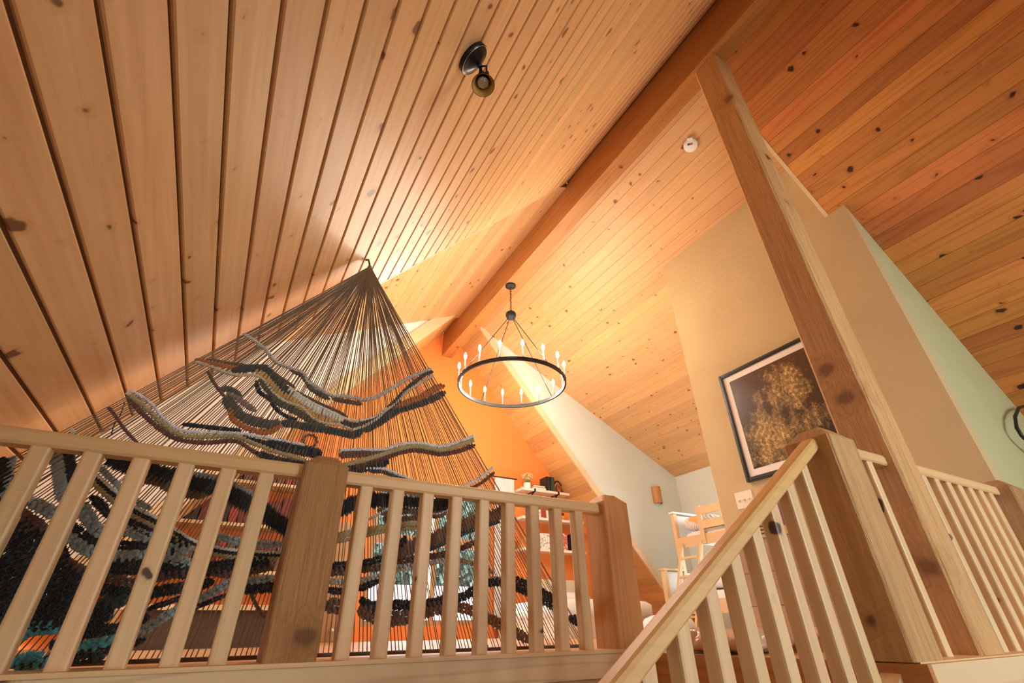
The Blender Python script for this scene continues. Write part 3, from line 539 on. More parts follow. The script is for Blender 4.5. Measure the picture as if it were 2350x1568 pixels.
mb = MB(); mb.box(XR+EX, XR+EX+0.12, YB, 1.0, -2.6, FL+0.01); struct(mb, 'wall_stairwell_right', 'drywall', 'white plasterboard at the foot of the dark orange ceiling', 'wall')
BX0, BX1, BZ0, BZ1 = 2.0, 4.2, 0.1, 1.5
mb = MB()
LX0, LX1, LZ0, LZ1 = -0.4, 0.4, -0.95, -0.25
mb.poly_y([(XL-EX, -2.6), (LX0, -2.6), (LX0, zmL(LX0)), (XL-EX, FL)], YB-0.15, YB); mb.box(LX0, LX1, YB-0.15, YB, -2.6, LZ0); mb.poly_y([(LX0, LZ1), (LX1, LZ1), (LX1, zmL(LX1)), (LX0, zmL(LX0))], YB-0.15, YB)
mb.poly_y([(LX1, -2.6), (BX0, -2.6), (BX0, zmL(BX0)), (LX1, zmL(LX1))], YB-0.15, YB)
mb.poly_y([(BX1, -2.6), (XR+EX, -2.6), (XR+EX, FL), (BX1, zmR(BX1))], YB-0.15, YB)
mb.box(BX0, BX1, YB-0.15, YB, -2.6, BZ0); mb.poly_y([(BX0, BZ1), (BX1, BZ1), (BX1, zmR(BX1)), (XR, ZT), (XL, ZT), (BX0, zmL(BX0))], YB-0.15, YB)
struct(mb, 'wall_back', 'plaster_white', 'white gable wall behind the viewer', 'wall')

# windows
def window(name, plane, a0, a1, z0, z1, c, mull, mat, label, rail=None, depth=0.12, fw_=0.06):
    root = tag(empty(name, (0, 0, 0)), label, 'window', None, 'structure')
    def bx(u0, u1, w0, w1, d0, d1, nm, mt):
        mb = MB()
        if plane == 'Y': mb.box(u0, u1, c+d0, c+d1, w0, w1)
        else: mb.box(c+d0, c+d1, u0, u1, w0, w1)
        return put(mb, nm, mt, root)
    bx(a0, a1, z1-fw_, z1, 0, depth, 'head', mat); bx(a0, a1, z0, z0+fw_, 0, depth, 'sill', mat)
    bx(a0, a0+fw_, z0+fw_, z1-fw_, 0, depth, 'jamb', mat); bx(a1-fw_, a1, z0+fw_, z1-fw_, 0, depth, 'jamb', mat)
    xs = [a0+fw_] + [v for m_ in mull for v in (m_-0.035, m_+0.035)] + [a1-fw_]
    for m_ in mull: bx(m_-0.035, m_+0.035, z0+fw_, z1-fw_, 0.01, depth-0.01, 'mullion', mat)
    for i in range(0, len(xs), 2):
        zs = [z0+fw_, z1-fw_]
        if rail: zs = [z0+fw_, rail[0], rail[1], z1-fw_]; bx(xs[i], xs[i+1], rail[0], rail[1], 0.01, depth-0.01, 'middle_rail', mat)
        for j in range(0, len(zs), 2): bx(xs[i], xs[i+1], zs[j], zs[j+1], 0.06, 0.066, 'pane', 'window_glass')
    return root
window('window_1', 'Y', WX0, WX1, WZ0, WZ1, YG+0.01, [2.60], 'door_wood', 'bright wood-framed window behind the tapestry', rail=(1.0, 1.12))
window('window_2', 'X', 3.2, 5.1, 0.45, 1.95, OUT_R+0.01, [4.15], 'paint_white', 'white-framed window behind the bunk bed')
window('window_3', 'Y', BX0, BX1, BZ0, BZ1, YB-0.14, [3.1], 'paint_white', 'white-framed window in the gable behind the viewer')
window('window_added_low', 'Y', LX0, LX1, LZ0, LZ1, YB-0.14, [0.0], 'paint_white', 'unseen white-framed window added low behind the viewer to light the left railing')  # unseen opening added to throw daylight on the left railing
window('window_4', 'X', 3.7, 5.1, 0.45, 1.35, OUT_L-0.14, [4.4], 'paint_white', 'white-framed window in the left dormer wall')
mb = MB()
for (y0, y1, z0, z1) in ((3.12, 3.2, 0.37, 2.03), (5.1, 5.18, 0.37, 2.03), (3.2, 5.1, 1.95, 2.03), (3.12, 5.18, 0.37, 0.45)): mb.box(OUT_R-0.02, OUT_R, y0, y1, z0, z1)
struct(mb, 'trim_5', 'paint_white', 'white window casing behind the bunk bed', 'trim')

# edge of the loft floor under the railings
mb = MB(); mb.box(-1.45, 2.10, 2.185, 2.42, FL, FL+0.014); struct(mb, 'trim_6', 'rail_wood', 'thin tan base plate under the left railing', 'trim')
mb = MB(); mb.box(-1.45, 1.97, 2.20, 2.25, FL-0.1, FL); struct(mb, 'trim_7', 'fascia_wood', 'pale knotty fascia board below the left railing', 'trim')
mb = MB(); mb.box(1.975, 3.89, 0.872, 0.90, FL-0.22, FL+0.002); struct(mb, 'trim_8', 'fascia_wood', 'pale fascia board with swirling grain at the bottom right corner', 'trim')
mb = MB(); mb.box(1.950, 1.975, 0.872, 2.2, FL-0.22, FL+0.002); struct(mb, 'trim_9', 'beam_wood', 'orange riser board at the head of the stairs', 'trim')
mb = MB(); mb.box(1.975, 3.89, 0.90, 1.12, FL, FL+0.006); struct(mb, 'trim_10', 'rail_wood', 'thin base plate under the right railing', 'trim')

# ridge beam, tall post, newels
mb = MB(); mb.post(XL, XR, YB, YG, 4.05, 4.60, 0.006)
tag(put(mb, 'ridge_beam', 'beam_wood'), 'heavy reddish timber ridge beam running along the peak of the ceiling', 'beam')
mb = MB(); mb.post(2.505, 2.70, 0.926, 1.12, FL+0.006, 4.05, 0.012)
o = tag(put(mb, 'timber_post', 'post_wood'), 'tall square timber post rising from the landing to the ridge beam', 'post')
mb = MB(); mb.v = []
def newel(x0, y0, z1, label, mat='newel_wood', w=0.19, zb=FL+0.014):
    mb = MB(); mb.post(x0, x0+w, y0, y0+w, zb, z1, 0.008, 0.05, 0.05)
    return tag(put(mb, 'newel_post', mat), label, 'newel post', 'chamfered newel posts of the loft railings')
newel(0.222, 2.205, 0.685, 'brown chamfered newel post in the middle of the left railing, before the tapestry')
newel(1.890, 2.205, 0.690, 'reddish chamfered newel post at the right end of the left railing', 'newel_red')
newel(1.954, 0.902, 0.690, 'large rough-sawn newel post holding the top of the stair handrail', 'newel_pale', zb=FL+0.006)
newel(3.705, 0.905, 0.690, 'dark newel post against the tan wall at the right end of the railing', 'newel_wood', zb=FL+0.006)

# railings
RAIL_PROF = [(-0.5, -0.35), (-0.5, 0.2), (-0.42, 0.42), (-0.25, 0.5), (0.25, 0.5), (0.42, 0.42), (0.5, 0.2), (0.5, -0.35), (0.4, -0.5), (-0.4, -0.5)]
def rail_bar(p0, p1, w, h):
    p0, p1 = Vector(p0), Vector(p1); up = Vector((0, 0, 1)); t = (p1-p0).normalized(); s_ = Vector((0, 1, 0)); u_ = s_.cross(t)*-1
    if u_.z < 0: u_ = -u_
    mb = MB(); mb.loft([[tuple(p + s_*(a*w) + u_*(b_*h)) for a, b_ in RAIL_PROF] for p in (p0, p1)]); return mb
def baluster(x, y, z0, z1, w, parent, slope=0.0):
    mb = MB(); r = w/2; c = w*0.16
    ring = [(-r+c, -r), (r-c, -r), (r-c*0.3, -r+c*0.3), (r, -r+c), (r, r-c), (r-c*0.3, r-c*0.3), (r-c, r), (-r+c, r), (-r+c*0.3, r-c*0.3), (-r, r-c), (-r, -r+c), (-r+c*0.3, -r+c*0.3)]
    mb.loft([[(x+a, y+b_, z0+slope*a) for a, b_ in ring], [(x+a, y+b_, z1+slope*a) for a, b_ in ring]])
    return put(mb, 'baluster', 'baluster_wood', parent)
def railing(loc, label, x0, x1, xs, y, ztop, zbot, w, rw, rh, group='railings around the stair opening'):
    root = empty('railing', loc, label, 'railing', group)
    put(rail_bar((x0, y, ztop-rh/2), (x1, y, ztop-rh/2), rw, rh), 'handrail', 'rail_wood', root)
    for x in xs: baluster(x, y, zbot, ztop-rh+0.004, w, root)
    return root
railing((-0.5, 2.28, FL), 'left end of the tan railing, from the picture edge to the brown newel post', -1.30, 0.225, [-1.11, -0.96, -0.81, -0.66, -0.51, -0.36, -0.21, -0.06, 0.085], 2.282, 0.640, FL+0.014, 0.060, 0.075, 0.062)
railing((1.15, 2.28, FL), 'tan railing between the brown newel and the reddish newel, in front of the tapestry', 0.410, 1.892, [0.515, 0.668, 0.82, 0.975, 1.13, 1.283, 1.437, 1.59, 1.738], 2.282, 0.634, FL+0.014, 0.060, 0.075, 0.062)
railing((2.3, 1.0, FL), 'short railing piece between the rough-sawn newel and the tall post', 2.143, 2.507, [2.365], 0.995, 0.652, FL+0.006, 0.05, 0.065, 0.05)
railing((3.2, 1.0, FL), 'railing with pale balusters between the tall post and the dark newel at the right', 2.70, 3.707, [2.85, 2.98, 3.105, 3.23, 3.355, 3.48, 3.605], 0.995, 0.652, FL+0.006, 0.05, 0.065, 0.05)
# sloping stair railing down to the left
SL = 0.641
root = empty('stair_railing', (1.4, 0.98, -0.6), 'handrail coloured orange for the warm lamplight on it, with pale balusters sloping down from the rough-sawn newel to the lower left', 'railing', 'railings around the stair opening')
def hz(x): return 0.640 - SL*(1.945-x)          # top of the stair handrail
put(rail_bar((1.957, 0.985, hz(1.957)-0.03), (-0.55, 0.985, hz(-0.55)-0.03), 0.062, 0.046), 'handrail', 'rail_warm_lit', root)
for k in range(19):
    x = 1.817-0.1305*k
    if x > -0.5: baluster(x, 0.985, hz(x)-0.80, hz(x)-0.045, 0.05, root, SL)
mb = MB(); mb.poly_y([(1.95, hz(1.95)-1.02), (-0.55, hz(-0.55)-1.02), (-0.55, hz(-0.55)-0.78), (1.95, hz(1.95)-0.78)], 0.955, 1.015); put(mb, 'stringer', 'fascia_wood', root)
st = tag(empty('staircase', (1.0, 1.6, -2.6), 'wooden stair flight rising to the loft between the railings', 'stairs'))
st['label'] = 'wooden stair flight rising to the loft between the railings'; st['category'] = 'stairs'
for i in range(11):
    mb = MB(); mb.box(1.95-0.258*(i+1)-0.02, 1.95-0.258*i, 1.02, 2.24, FL-0.165*(i+1)-0.035, FL-0.165*(i+1)); put(mb, 'tread', 'floor_wood', st)
    mb = MB(); mb.box(1.95-0.258*(i+1), 1.95-0.258*(i+1)+0.02, 1.02, 2.24, FL-0.165*(i+2)+0.0, FL-0.165*(i+1)-0.035); put(mb, 'riser', 'floor_wood', st)

# ------------------------------------------------------------------ chandelier
def wloc(o):
    v = Vector((0, 0, 0))
    while o: v = v + o.location; o = o.parent
    return v
def sub(mb, name, mat, parent):
    """a part built in world coordinates under a parent that has no rotation"""
    c = centred(mb); o = mb.build(name, mat); o.parent = parent; o.location = Vector(c)-wloc(parent); return o
CX, CY, CZ, CR = 2.555, 4.42, 2.52, 0.648
ch = empty('chandelier', (CX, CY, 4.05), 'black iron ring chandelier with sixteen lit candle bulbs hanging from the ridge beam', 'chandelier')
T0 = Matrix.Translation((CX, CY, 0))
mb = MB(); mb.lathe([(0.02, 4.05), (0.072, 4.05), (0.072, 4.03), (0.05, 4.018), (0.015, 4.010)], 28, T0); sub(mb, 'canopy', 'iron', ch)
mb = MB(); z = 4.012; k = 0
while z > 3.61:
    pts = []
    for a in range(13):
        t = 2*PI*a/12; u_ = 0.011*math.cos(t); w_ = 0.02*math.sin(t)
        pts.append((CX+(u_ if k % 2 else 0), CY+(0 if k % 2 else u_), z-0.02+w_))
    mb.tube(pts, 0.0035, 6, True, False); z -= 0.031; k += 1
sub(mb, 'chain', 'chain_copper', ch)
mb = MB(); mb.lathe([(0.012, 3.60), (0.06, 3.585), (0.07, 3.565), (0.07, 3.535), (0.055, 3.50), (0.03, 3.485), (0.008, 3.47)], 28, T0); sub(mb, 'hub', 'iron', ch)
mb = MB()
prof = [(CR-0.010, CZ-0.02), (CR+0.010, CZ-0.02), (CR+0.012, CZ+0.022), (CR-0.012, CZ+0.022)]
nseg = 96; rings = [[(CX+r*math.cos(2*PI*k/nseg), CY+r*math.sin(2*PI*k/nseg), z) for r, z in prof] for k in range(nseg+1)]
mb.loft(rings, False, True, False); sub(mb, 'ring', 'iron', ch)
a0 = math.atan2(-CY, -CX)                       # towards the viewer
for k in range(4):
    a = a0 + PI/4 - 0.12 + k*PI/2
    mb = MB(); mb.tube([(CX+0.035*math.cos(a), CY+0.035*math.sin(a), 3.50), (CX+CR*math.cos(a), CY+CR*math.sin(a), CZ+0.03)], 0.0045, 6); sub(mb, 'rod', 'iron', ch)
for k in range(16):
    a = a0 + (k+0.5)*PI/8; T = Matrix.Translation((CX+CR*math.cos(a), CY+CR*math.sin(a), CZ+0.02))
    mb = MB(); mb.lathe([(0.017, 0), (0.017, 0.006), (0.010, 0.010), (0.010, 0.145)], 12, T); sl = sub(mb, 'candle_sleeve', 'sleeve', ch)
    mb = MB(); mb.lathe([(0.008, 0.145), (0.014, 0.160), (0.0175, 0.178), (0.0165, 0.195), (0.010, 0.215), (0.002, 0.232)], 8, T); sub(mb, 'bulb', 'bulb_glow', sl)

# ------------------------------------------------------------------ spotlight on the grooved ceiling
q = math.sqrt(1+S*S); nL = Vector((S/q, 0, -1/q))
base = Vector((0.400, 1.000, zmL(0.400)))
def frame_m(p, z): 
    z = z.normalized(); x = z.cross(Vector((0, 1, 0))).normalized(); y = z.cross(x)
    return Matrix(((x.x, y.x, z.x, p.x), (x.y, y.y, z.y, p.y), (x.z, y.z, z.z, p.z), (0, 0, 0, 1)))
sp = empty('ceiling_spotlight', base, 'dark bronze ceiling spotlight with a round base and amber bell shade', 'spotlight')
mb = MB(); mb.lathe([(0.02, 0), (0.072, 0), (0.073, 0.018), (0.068, 0.020), (0.066, 0.024), (0.060, 0.024), (0.045, 0.034), (0.022, 0.043), (0.012, 0.048)], 36, frame_m(base, nL)); sub(mb, 'base_plate', 'bronze_dark', sp)
mb = MB(); fm = frame_m(base, nL); mb.tube([tuple(fm @ Vector((0.069*math.cos(2*PI*k/40), 0.069*math.sin(2*PI*k/40), 0.021))) for k in range(41)], 0.0014, 6, True, False); sub(mb, 'rim_ring', 'steel', sp)
j0 = base + nL*0.048; sh = Vector((0.452, 0.985, 1.905)); aim = ((-sh).normalized()*0.85 + dd*0.52).normalized()
back = sh - aim*0.075
mb = MB(); mb.tube([j0-nL*0.01, j0+nL*0.012], 0.011, 10); sub(mb, 'swivel', 'iron', sp)
side = aim.cross(nL).normalized()
for s_ in (-1, 1):
    mid = (j0*0.55+back*0.45) + side*s_*0.030 + nL*0.012
    mb = MB(); mb.tube([j0+nL*0.008, mid, back+side*s_*0.026+aim*0.03], 0.004, 8); sub(mb, 'yoke_arm', 'iron', sp)
mb = MB(); mb.tube([j0+nL*0.008, back+aim*0.01], 0.006, 8); sub(mb, 'stem', 'iron', sp)
mb = MB(); mb.ell(back+side*0.03+aim*0.028, (0.009, 0.009, 0.009)); sub(mb, 'knob', 'iron', sp)
FM = frame_m(back, aim)
mb = MB(); mb.lathe([(0.012, -0.008), (0.020, 0.0), (0.026, 0.014), (0.026, 0.03), (0.022, 0.032)], 28, FM); sub(mb, 'socket_cup', 'iron', sp)
mb = MB(); mb.lathe([(0.024, 0.025), (0.030, 0.045), (0.038, 0.065), (0.0465, 0.082), (0.0475, 0.082), (0.040, 0.066), (0.032, 0.044), (0.026, 0.024)], 36, FM, True, False)
shd = sub(mb, 'bell_shade', 'bronze_dark', sp)
mb = MB(); mb.lathe([(0.0232, 0.026), (0.0292, 0.046), (0.0372, 0.066), (0.0455, 0.0822)], 36, FM, True, False); sub(mb, 'shade_lining', 'amber_inside', shd)
mb = MB(); mb.lathe([(0.012, 0.02), (0.018, 0.04), (0.024, 0.056), (0.024, 0.060), (0.020, 0.063), (0.006, 0.064)], 28, FM); sub(mb, 'lamp_lens', 'lens_glass', sp)

# ------------------------------------------------------------------ smoke detector
nR = Vector((-SD, 0, -1)).normalized(); p0 = Vector((3.14, 1.694, zdR(3.14)))
sd = empty('smoke_detector', p0, 'small round white smoke detector on the dormer ceiling beside the tall post', 'smoke detector')
Mx = frame_m(p0, nR)
mb = MB(); mb.lathe([(0.03, 0), (0.068, 0), (0.070, 0.012), (0.066, 0.026), (0.055, 0.032), (0.01, 0.034)], 36, Mx); sub(mb, 'body', 'plastic_white', sd)
Rl = Mx.to_3x3(); vdir = (Vector((0, 0, 0))-p0).normalized()
upv = (fw - nR*fw.dot(nR)).normalized()
upv = (-dd - nR*(-dd).dot(nR)).normalized(); lat = upv.cross(nR)
def obox(mb, c, ax, ay, az, a, b_, d):
    c = Vector(c); vs_ = [tuple(c + ax*(sx_*a) + ay*(sy_*b_) + az*(sz_*d)) for sx_ in (-1, 1) for sy_ in (-1, 1) for sz_ in (-1, 1)]
    return mb.add(vs_, [(0, 1, 3, 2), (4, 6, 7, 5), (0, 4, 5, 1), (2, 3, 7, 6), (0, 2, 6, 4), (1, 5, 7, 3)])
mb = MB(); obox(mb, p0+upv*0.066+nR*0.016, lat, upv, nR, 0.028, 0.016, 0.014); sub(mb, 'sensor_tab', 'plastic_white', sd)
mb = MB(); obox(mb, p0+upv*0.022+nR*0.0345-lat*0.013, lat, upv, nR, 0.013, 0.010, 0.001); sub(mb, 'warning_label', 'label_dark', sd)
mb = MB(); obox(mb, p0+upv*0.022+nR*0.0345+lat*0.013, lat, upv, nR, 0.013, 0.010, 0.001); sub(mb, 'warning_label', 'label_red', sd)

# ------------------------------------------------------------------ framed photograph, switches, planked wainscot
FY0, FY1, FZ0, FZ1 = 1.62, 2.575, 1.070, 2.108
fr = empty('framed_photograph', (PX-0.02, (FY0+FY1)/2, FZ0), 'black-framed photograph of golden flowering bushes hanging on the tan wall behind the post', 'picture')
def fbar(y0, y1, z0, z1): mb = MB(); mb.box(PX-0.035, PX-0.002, y0, y1, z0, z1); mb.box(PX-0.040, PX-0.035, y0+(0.008 if y1-y0 < 0.1 else 0), y1-(0.008 if y1-y0 < 0.1 else 0), z0+(0.008 if z1-z0 < 0.1 else 0), z1-(0.008 if z1-z0 < 0.1 else 0)); return mb
for a in ((FY0, FY0+0.034, FZ0, FZ1), (FY1-0.034, FY1, FZ0, FZ1), (FY0+0.034, FY1-0.034, FZ0, FZ0+0.034), (FY0+0.034, FY1-0.034, FZ1-0.034, FZ1)): sub(fbar(*a), 'frame_bar', 'black_frame', fr)
mb = MB(); mb.box(PX-0.020, PX-0.006, FY0+0.034, FY1-0.034, FZ0+0.034, FZ1-0.034); sub(mb, 'mat_board', 'mat_board', fr)
mb = MB(); mb.box(PX-0.022, PX-0.0202, FY0+0.095, FY1-0.095, FZ0+0.095, FZ1-0.095); sub(mb, 'print', 'photo_print', fr)
sw = empty('switch_plate', (PX, 2.662, 0.870), 'ivory triple light switch plate on the tan wall below the photograph', 'light switch')
mb = MB(); mb.loft([[(PX, 2.575, 0.87), (PX, 2.75, 0.87), (PX, 2.75, 1.015), (PX, 2.575, 1.015)], [(PX-0.008, 2.58, 0.875), (PX-0.008, 2.745, 0.875), (PX-0.008, 2.745, 1.01), (PX-0.008, 2.58, 1.01)]]); sub(mb, 'plate', 'plastic_ivory', sw)
for k in range(3):
    mb = MB(); obox(mb, (PX-0.014, 2.612+0.05*k, 0.940), Vector((1, 0, 0.5)).normalized(), Vector((0, 1, 0)), Vector((-0.5, 0, 1)).normalized(), 0.010, 0.005, 0.005); sub(mb, 'toggle', 'plastic_ivory', sw)
wn = tag(empty('trim_11', (PX, 2.0, FL)), 'brown horizontal planks with dark joints low on the tan wall behind the balusters', 'panelling', None, 'structure')
for k in range(3):
    mb = MB(); mb.box(PX-0.022, PX-0.001, 1.12, 2.925, FL+0.004+0.2375*k, FL+0.2375*(k+1)); sub(mb, 'plank', 'plank_brown', wn)
sg = empty('lettered_sign', (PX, 2.42, 0.62), 'small dark printed sign above the brown planks, glimpsed between the balusters', 'sign')
mb = MB(); mb.box(PX-0.030, PX-0.002, 2.25, 2.60, 0.615, 0.86); sub(mb, 'board', 'cardboard', sg)
mb = MB(); mb.box(PX-0.033, PX-0.030, 2.28, 2.46, 0.68, 0.85); sub(mb, 'dark_print', 'sign_purple', sg)
for k in range(4):
    mb = MB(); mb.box(PX-0.033, PX-0.030, 2.47, 2.59, 0.64+0.028*k, 0.652+0.028*k); sub(mb, 'stripe', 'ink_black', sg)

# ------------------------------------------------------------------ sconce, curved band
sc_ = empty('wall_sconce', (6.325, YCR, 1.80), 'brown clay half-round wall sconce on the pale sage wall', 'sconce')
mb = MB(); rings = []
for zz, r in ((1.80, 0.085), (2.08, 0.085)):
    rings.append([(6.325+r*math.cos(PI+PI*k/14), YCR-0.002+0.11/0.085*r*math.sin(PI+PI*k/14)*0.9, zz) for k in range(15)])
rin = [[(6.325+(x-6.325)*0.9, YCR-0.002+(y-YCR+0.002)*0.9, z) for x, y, z in r] for r in rings]
mb.loft(rings, True, False, False); mb.loft(rin, True, False, False)
sub(mb, 'shade', 'sconce_clay', sc_)
mb = MB(); mb.box(6.29, 6.36, YCR-0.02, YCR-0.001, 1.84, 1.99); sub(mb, 'backplate', 'iron', sc_)
pts = [(5.20, 0.93, 1.44), (4.95, 0.93, 1.37), (4.72, 0.93, 1.255), (4.60, 0.93, 1.15), (4.60, 0.93, 1.09), (4.70, 0.93, 1.03), (4.95, 0.93, 0.98), (5.30, 0.93, 0.95)]
mb = MB(); fine = []
for i in range(len(pts)-1):
    for t in (0, .33, .66): fine.append(tuple(a*(1-t)+b_*t for a, b_ in zip(pts[i], pts[i+1])))
fine.append(pts[-1])
mb.tube(fine, 0.011, 8); c_ = put(mb, 'curved_band', 'iron'); tag(c_, 'thin dark curved metal band standing off the green wall at the right edge', 'metal band')

# ------------------------------------------------------------------ tapestry
TY = 2.46
tp = empty('woven_tapestry', (0.37, TY, FL+0.02), 'huge triangular woven tapestry of fanned strings and wool bands hanging behind the left railing', 'tapestry')
APEX = Vector((0.372, TY, 2.005)); BZ = FL+0.025; BL, BR_ = -1.315, 1.905
def bez(i, n): return BL + (BR_-BL)*i/(n-1)
mb = MB(); NS = 175
for i in range(NS):
    x1 = bez(i, NS)+random.uniform(-0.004, 0.004); dy = random.uniform(-0.008, 0.008)
    a = APEX + Vector((random.uniform(-0.006, 0.006), random.uniform(-0.006, 0.006), random.uniform(-0.01, 0.0))); e = Vector((x1, TY+dy, BZ))
    zroof = 4.52-1.17*(2.475-x1)-0.06
    mb.tube([a, e], random.uniform(0.0018, 0.0027), 4, False, False)
ws = sub(mb, 'warp_strings', 'string_hemp', tp); ws['kind'] = 'stuff'
mb = MB(); mb.tube([(BL, TY, BZ), (BR_, TY, BZ)], 0.008, 8); sub(mb, 'bottom_bar', 'dark_wood', tp)
mb = MB(); mb.tube([(0.372, TY, 2.003), (0.362, TY-0.008, 2.03), (0.35, TY-0.03, 2.04), (0.335, TY-0.045, zmL(0.335)-0.004)], 0.006, 8); sub(mb, 'hanging_cord', 'dark_wood', tp)
mb = MB(); mb.ell((0.372, TY, 1.998), (0.014, 0.014, 0.018)); sub(mb, 'apex_knot', 'string_hemp', tp)
def resample(P, step):
    P = [Vector((x, 0, z)) for x, z in P]; out = []
    # Catmull-Rom through the points
    Q = []
    for i in range(len(P)-1):
        p0_, p1_, p2_, p3_ = P[max(i-1, 0)], P[i], P[i+1], P[min(i+2, len(P)-1)]
        for k in range(8):
            t = k/8; Q.append(0.5*((2*p1_) + (p2_-p0_)*t + (2*p0_-5*p1_+4*p2_-p3_)*t*t + (3*p1_-p0_-3*p2_+p3_)*t**3))
    Q.append(P[-1]); acc = 0.0; out = [Q[0]]
    for i in range(1, len(Q)):
        seg = (Q[i]-Q[i-1]).length; d = step-acc
        while d <= seg and seg > 0: out.append(Q[i-1].lerp(Q[i], d/seg)); d += step
        acc = (acc+seg) % step if seg else acc
    return out
ICO_V, ICO_F = [], []
import bmesh as _bm
_b = _bm.new(); _bm.ops.create_icosphere(_b, subdivisions=2, radius=1.0)
ICO_V = [tuple(v.co) for v in _b.verts]; _b.verts.index_update(); ICO_F = [tuple(v.index for v in f.verts) for f in _b.faces]; _b.free()
ICO1_V, ICO1_F = [], []
_b = _bm.new(); _bm.ops.create_icosphere(_b, subdivisions=1, radius=1.0)
ICO1_V = [tuple(v.co) for v in _b.verts]; _b.verts.index_update(); ICO1_F = [tuple(v.index for v in f.verts) for f in _b.faces]; _b.free()
def wool_blob(col, w, P):
    mb = MB(); d = min(max(w*0.5, 0.011), 0.019 if w < 0.12 else 0.024)
    pts = resample(P, d*0.62); rows = max(1, round(w/(d*0.85)))
    for i, p in enumerate(pts):
        t = (pts[min(i+1, len(pts)-1)]-pts[max(i-1, 0)])
        if t.length < 1e-6: continue
        t.normalize(); nn = Vector((-t.z, 0, t.x))
        edge = min(1.0, 0.45+0.55*min(i, len(pts)-1-i)/2.0)
        for r in range(rows):
            o = ((r+0.5)/rows-0.5)*w*0.86*edge + random.uniform(-0.12, 0.12)*d
            c = p + nn*o + t*((i % 2)*0.0 + (r % 2)*d*0.3 + random.uniform(-0.1, 0.1)*d)
            ra = d*0.60*random.uniform(0.85, 1.12); rb = d*0.52*random.uniform(0.85, 1.1)
            yo = (0.28 if (i+r) % 2 else -0.28)*d + random.uniform(-0.1, 0.1)*d
            V_, F_ = ICO1_V, ICO1_F
            mb.add([(c.x+TX(a, b_, t, nn, ra, rb)[0], TY+yo+y*d*0.62, c.z+TX(a, b_, t, nn, ra, rb)[1]) for a, y, b_ in V_], F_, True)
    return mb
def wool_wrap(col, w, P):
    """weft packed round the warp: short ribs lying along the strings"""
    mb = MB(); d = min(max(w*0.36, 0.0065), 0.0105); pts = resample(P, d*0.82)
    for i, p in enumerate(pts):
        rad = Vector((p.x-APEX.x, 0, p.z-APEX.z)).normalized(); t = Vector((-rad.z, 0, rad.x))
        tg = (pts[min(i+1, len(pts)-1)]-pts[max(i-1, 0)]); tg = tg.normalized() if tg.length > 1e-6 else t
        lean = max(0.35, abs(tg.dot(t)))
        edge = min(1.0, 0.5+0.5*min(i, len(pts)-1-i)/2.0)
        ra = w*0.56*edge*random.uniform(0.88, 1.12)/lean; rb = d*0.60*random.uniform(0.9, 1.1); ra = min(ra, w*0.95)
        n_k = 1
        for k in range(n_k):
            c = p + rad*(ra*(k-(n_k-1)/2)*0.95); r1 = ra/(n_k if n_k == 1 else 1.75)
            yo = (0.25 if (i+k) % 2 else -0.25)*d+random.uniform(-0.1, 0.1)*d
            mb.add([(c.x+t.x*a*rb+rad.x*b_*r1, TY+yo+y*max(d, w*0.22)*0.62, c.z+t.z*a*rb+rad.z*b_*r1) for a, y, b_ in BLUNT], ICO1_F, True)
    return mb
BLUNT = [(a, y, math.copysign(abs(b_)**0.55, b_)) for a, y, b_ in ICO1_V]
def TX(a, b_, t, nn, ra, rb): return (t.x*a*rb+nn.x*b_*ra, t.z*a*rb+nn.z*b_*ra)
def wool_braid(col, w, P):
    mb = MB(); rr_ = w*0.30; strands = 2 if w < 0.024 else 3
    pts = resample(P, max(0.006, w*0.28)); L_ = w*1.7; s_ = 0.0; lines = [[] for _ in range(strands)]
    for i, p in enumerate(pts):
        t = (pts[min(i+1, len(pts)-1)]-pts[max(i-1, 0)])
        if t.length < 1e-6: continue
        t.normalize(); nn = Vector((-t.z, 0, t.x)); s_ = i*max(0.006, w*0.28)
        for k in range(strands):
            ph = 2*PI*(s_/L_ + k/strands); q_ = p + nn*(math.cos(ph)*w*0.27); lines[k].append((q_.x, TY+math.sin(ph)*w*0.27, q_.z))
    for ln in lines:
        if len(ln) > 1: mb.tube(ln, rr_, 6)
    return mb
for col, st_, w, P in BANDS:
    high = sum(q_[1] for q_ in P)/len(P) > 0.42 and w < 0.085
    mb = wool_braid(col, w, P) if st_ == 'braid' else wool_wrap(col, w, P) if high else wool_blob(col, w, P)
    o = sub(mb, 'wool_band' if st_ == 'blob' else 'wool_braid', 'wool_'+col, tp)

# ------------------------------------------------------------------ shelves on the orange wall
SX0, SX1, SY0 = 3.88, 4.80, 6.43
SZ = [1.905, 1.475, 1.025]
names = ['upper whitewashed wall shelf under the sloping boards with plant and dark books', 'middle whitewashed wall shelf with the orange bowl, behind the balusters', 'lower whitewashed wall shelf with the printed card, behind the balusters']
for zt_, lb in zip(SZ, names):
    sh_ = empty('wall_shelf', ((SX0+SX1)/2, SY0+0.13, zt_-0.036), lb, 'shelf', 'bracketed shelves on the orange wall')
    x1 = SX1 if zt_ > 1.7 else SX1+0.25
    mb = MB(); mb.box(SX0, x1, SY0, YG-0.002, zt_-0.036, zt_); sub(mb, 'board', 'shelf_white', sh_)
    for bx_ in (4.12, 4.58):
        mb = MB(); mb.box(bx_-0.016, bx_+0.016, SY0-0.004, YG, zt_-0.042, zt_-0.036); mb.box(bx_-0.016, bx_+0.016, SY0-0.006, SY0, zt_-0.042, zt_+0.004)
        mb.box(bx_-0.016, bx_+0.016, YG-0.008, YG-0.001, zt_-0.25, zt_-0.04)
        cur = [(bx_, SY0+0.03+0.215*(k/8), zt_-0.045-0.17*(k/8)**1.6) for k in range(9)]
        mb.tube(cur, 0.013, 6); sub(mb, 'bracket', 'iron', sh_)
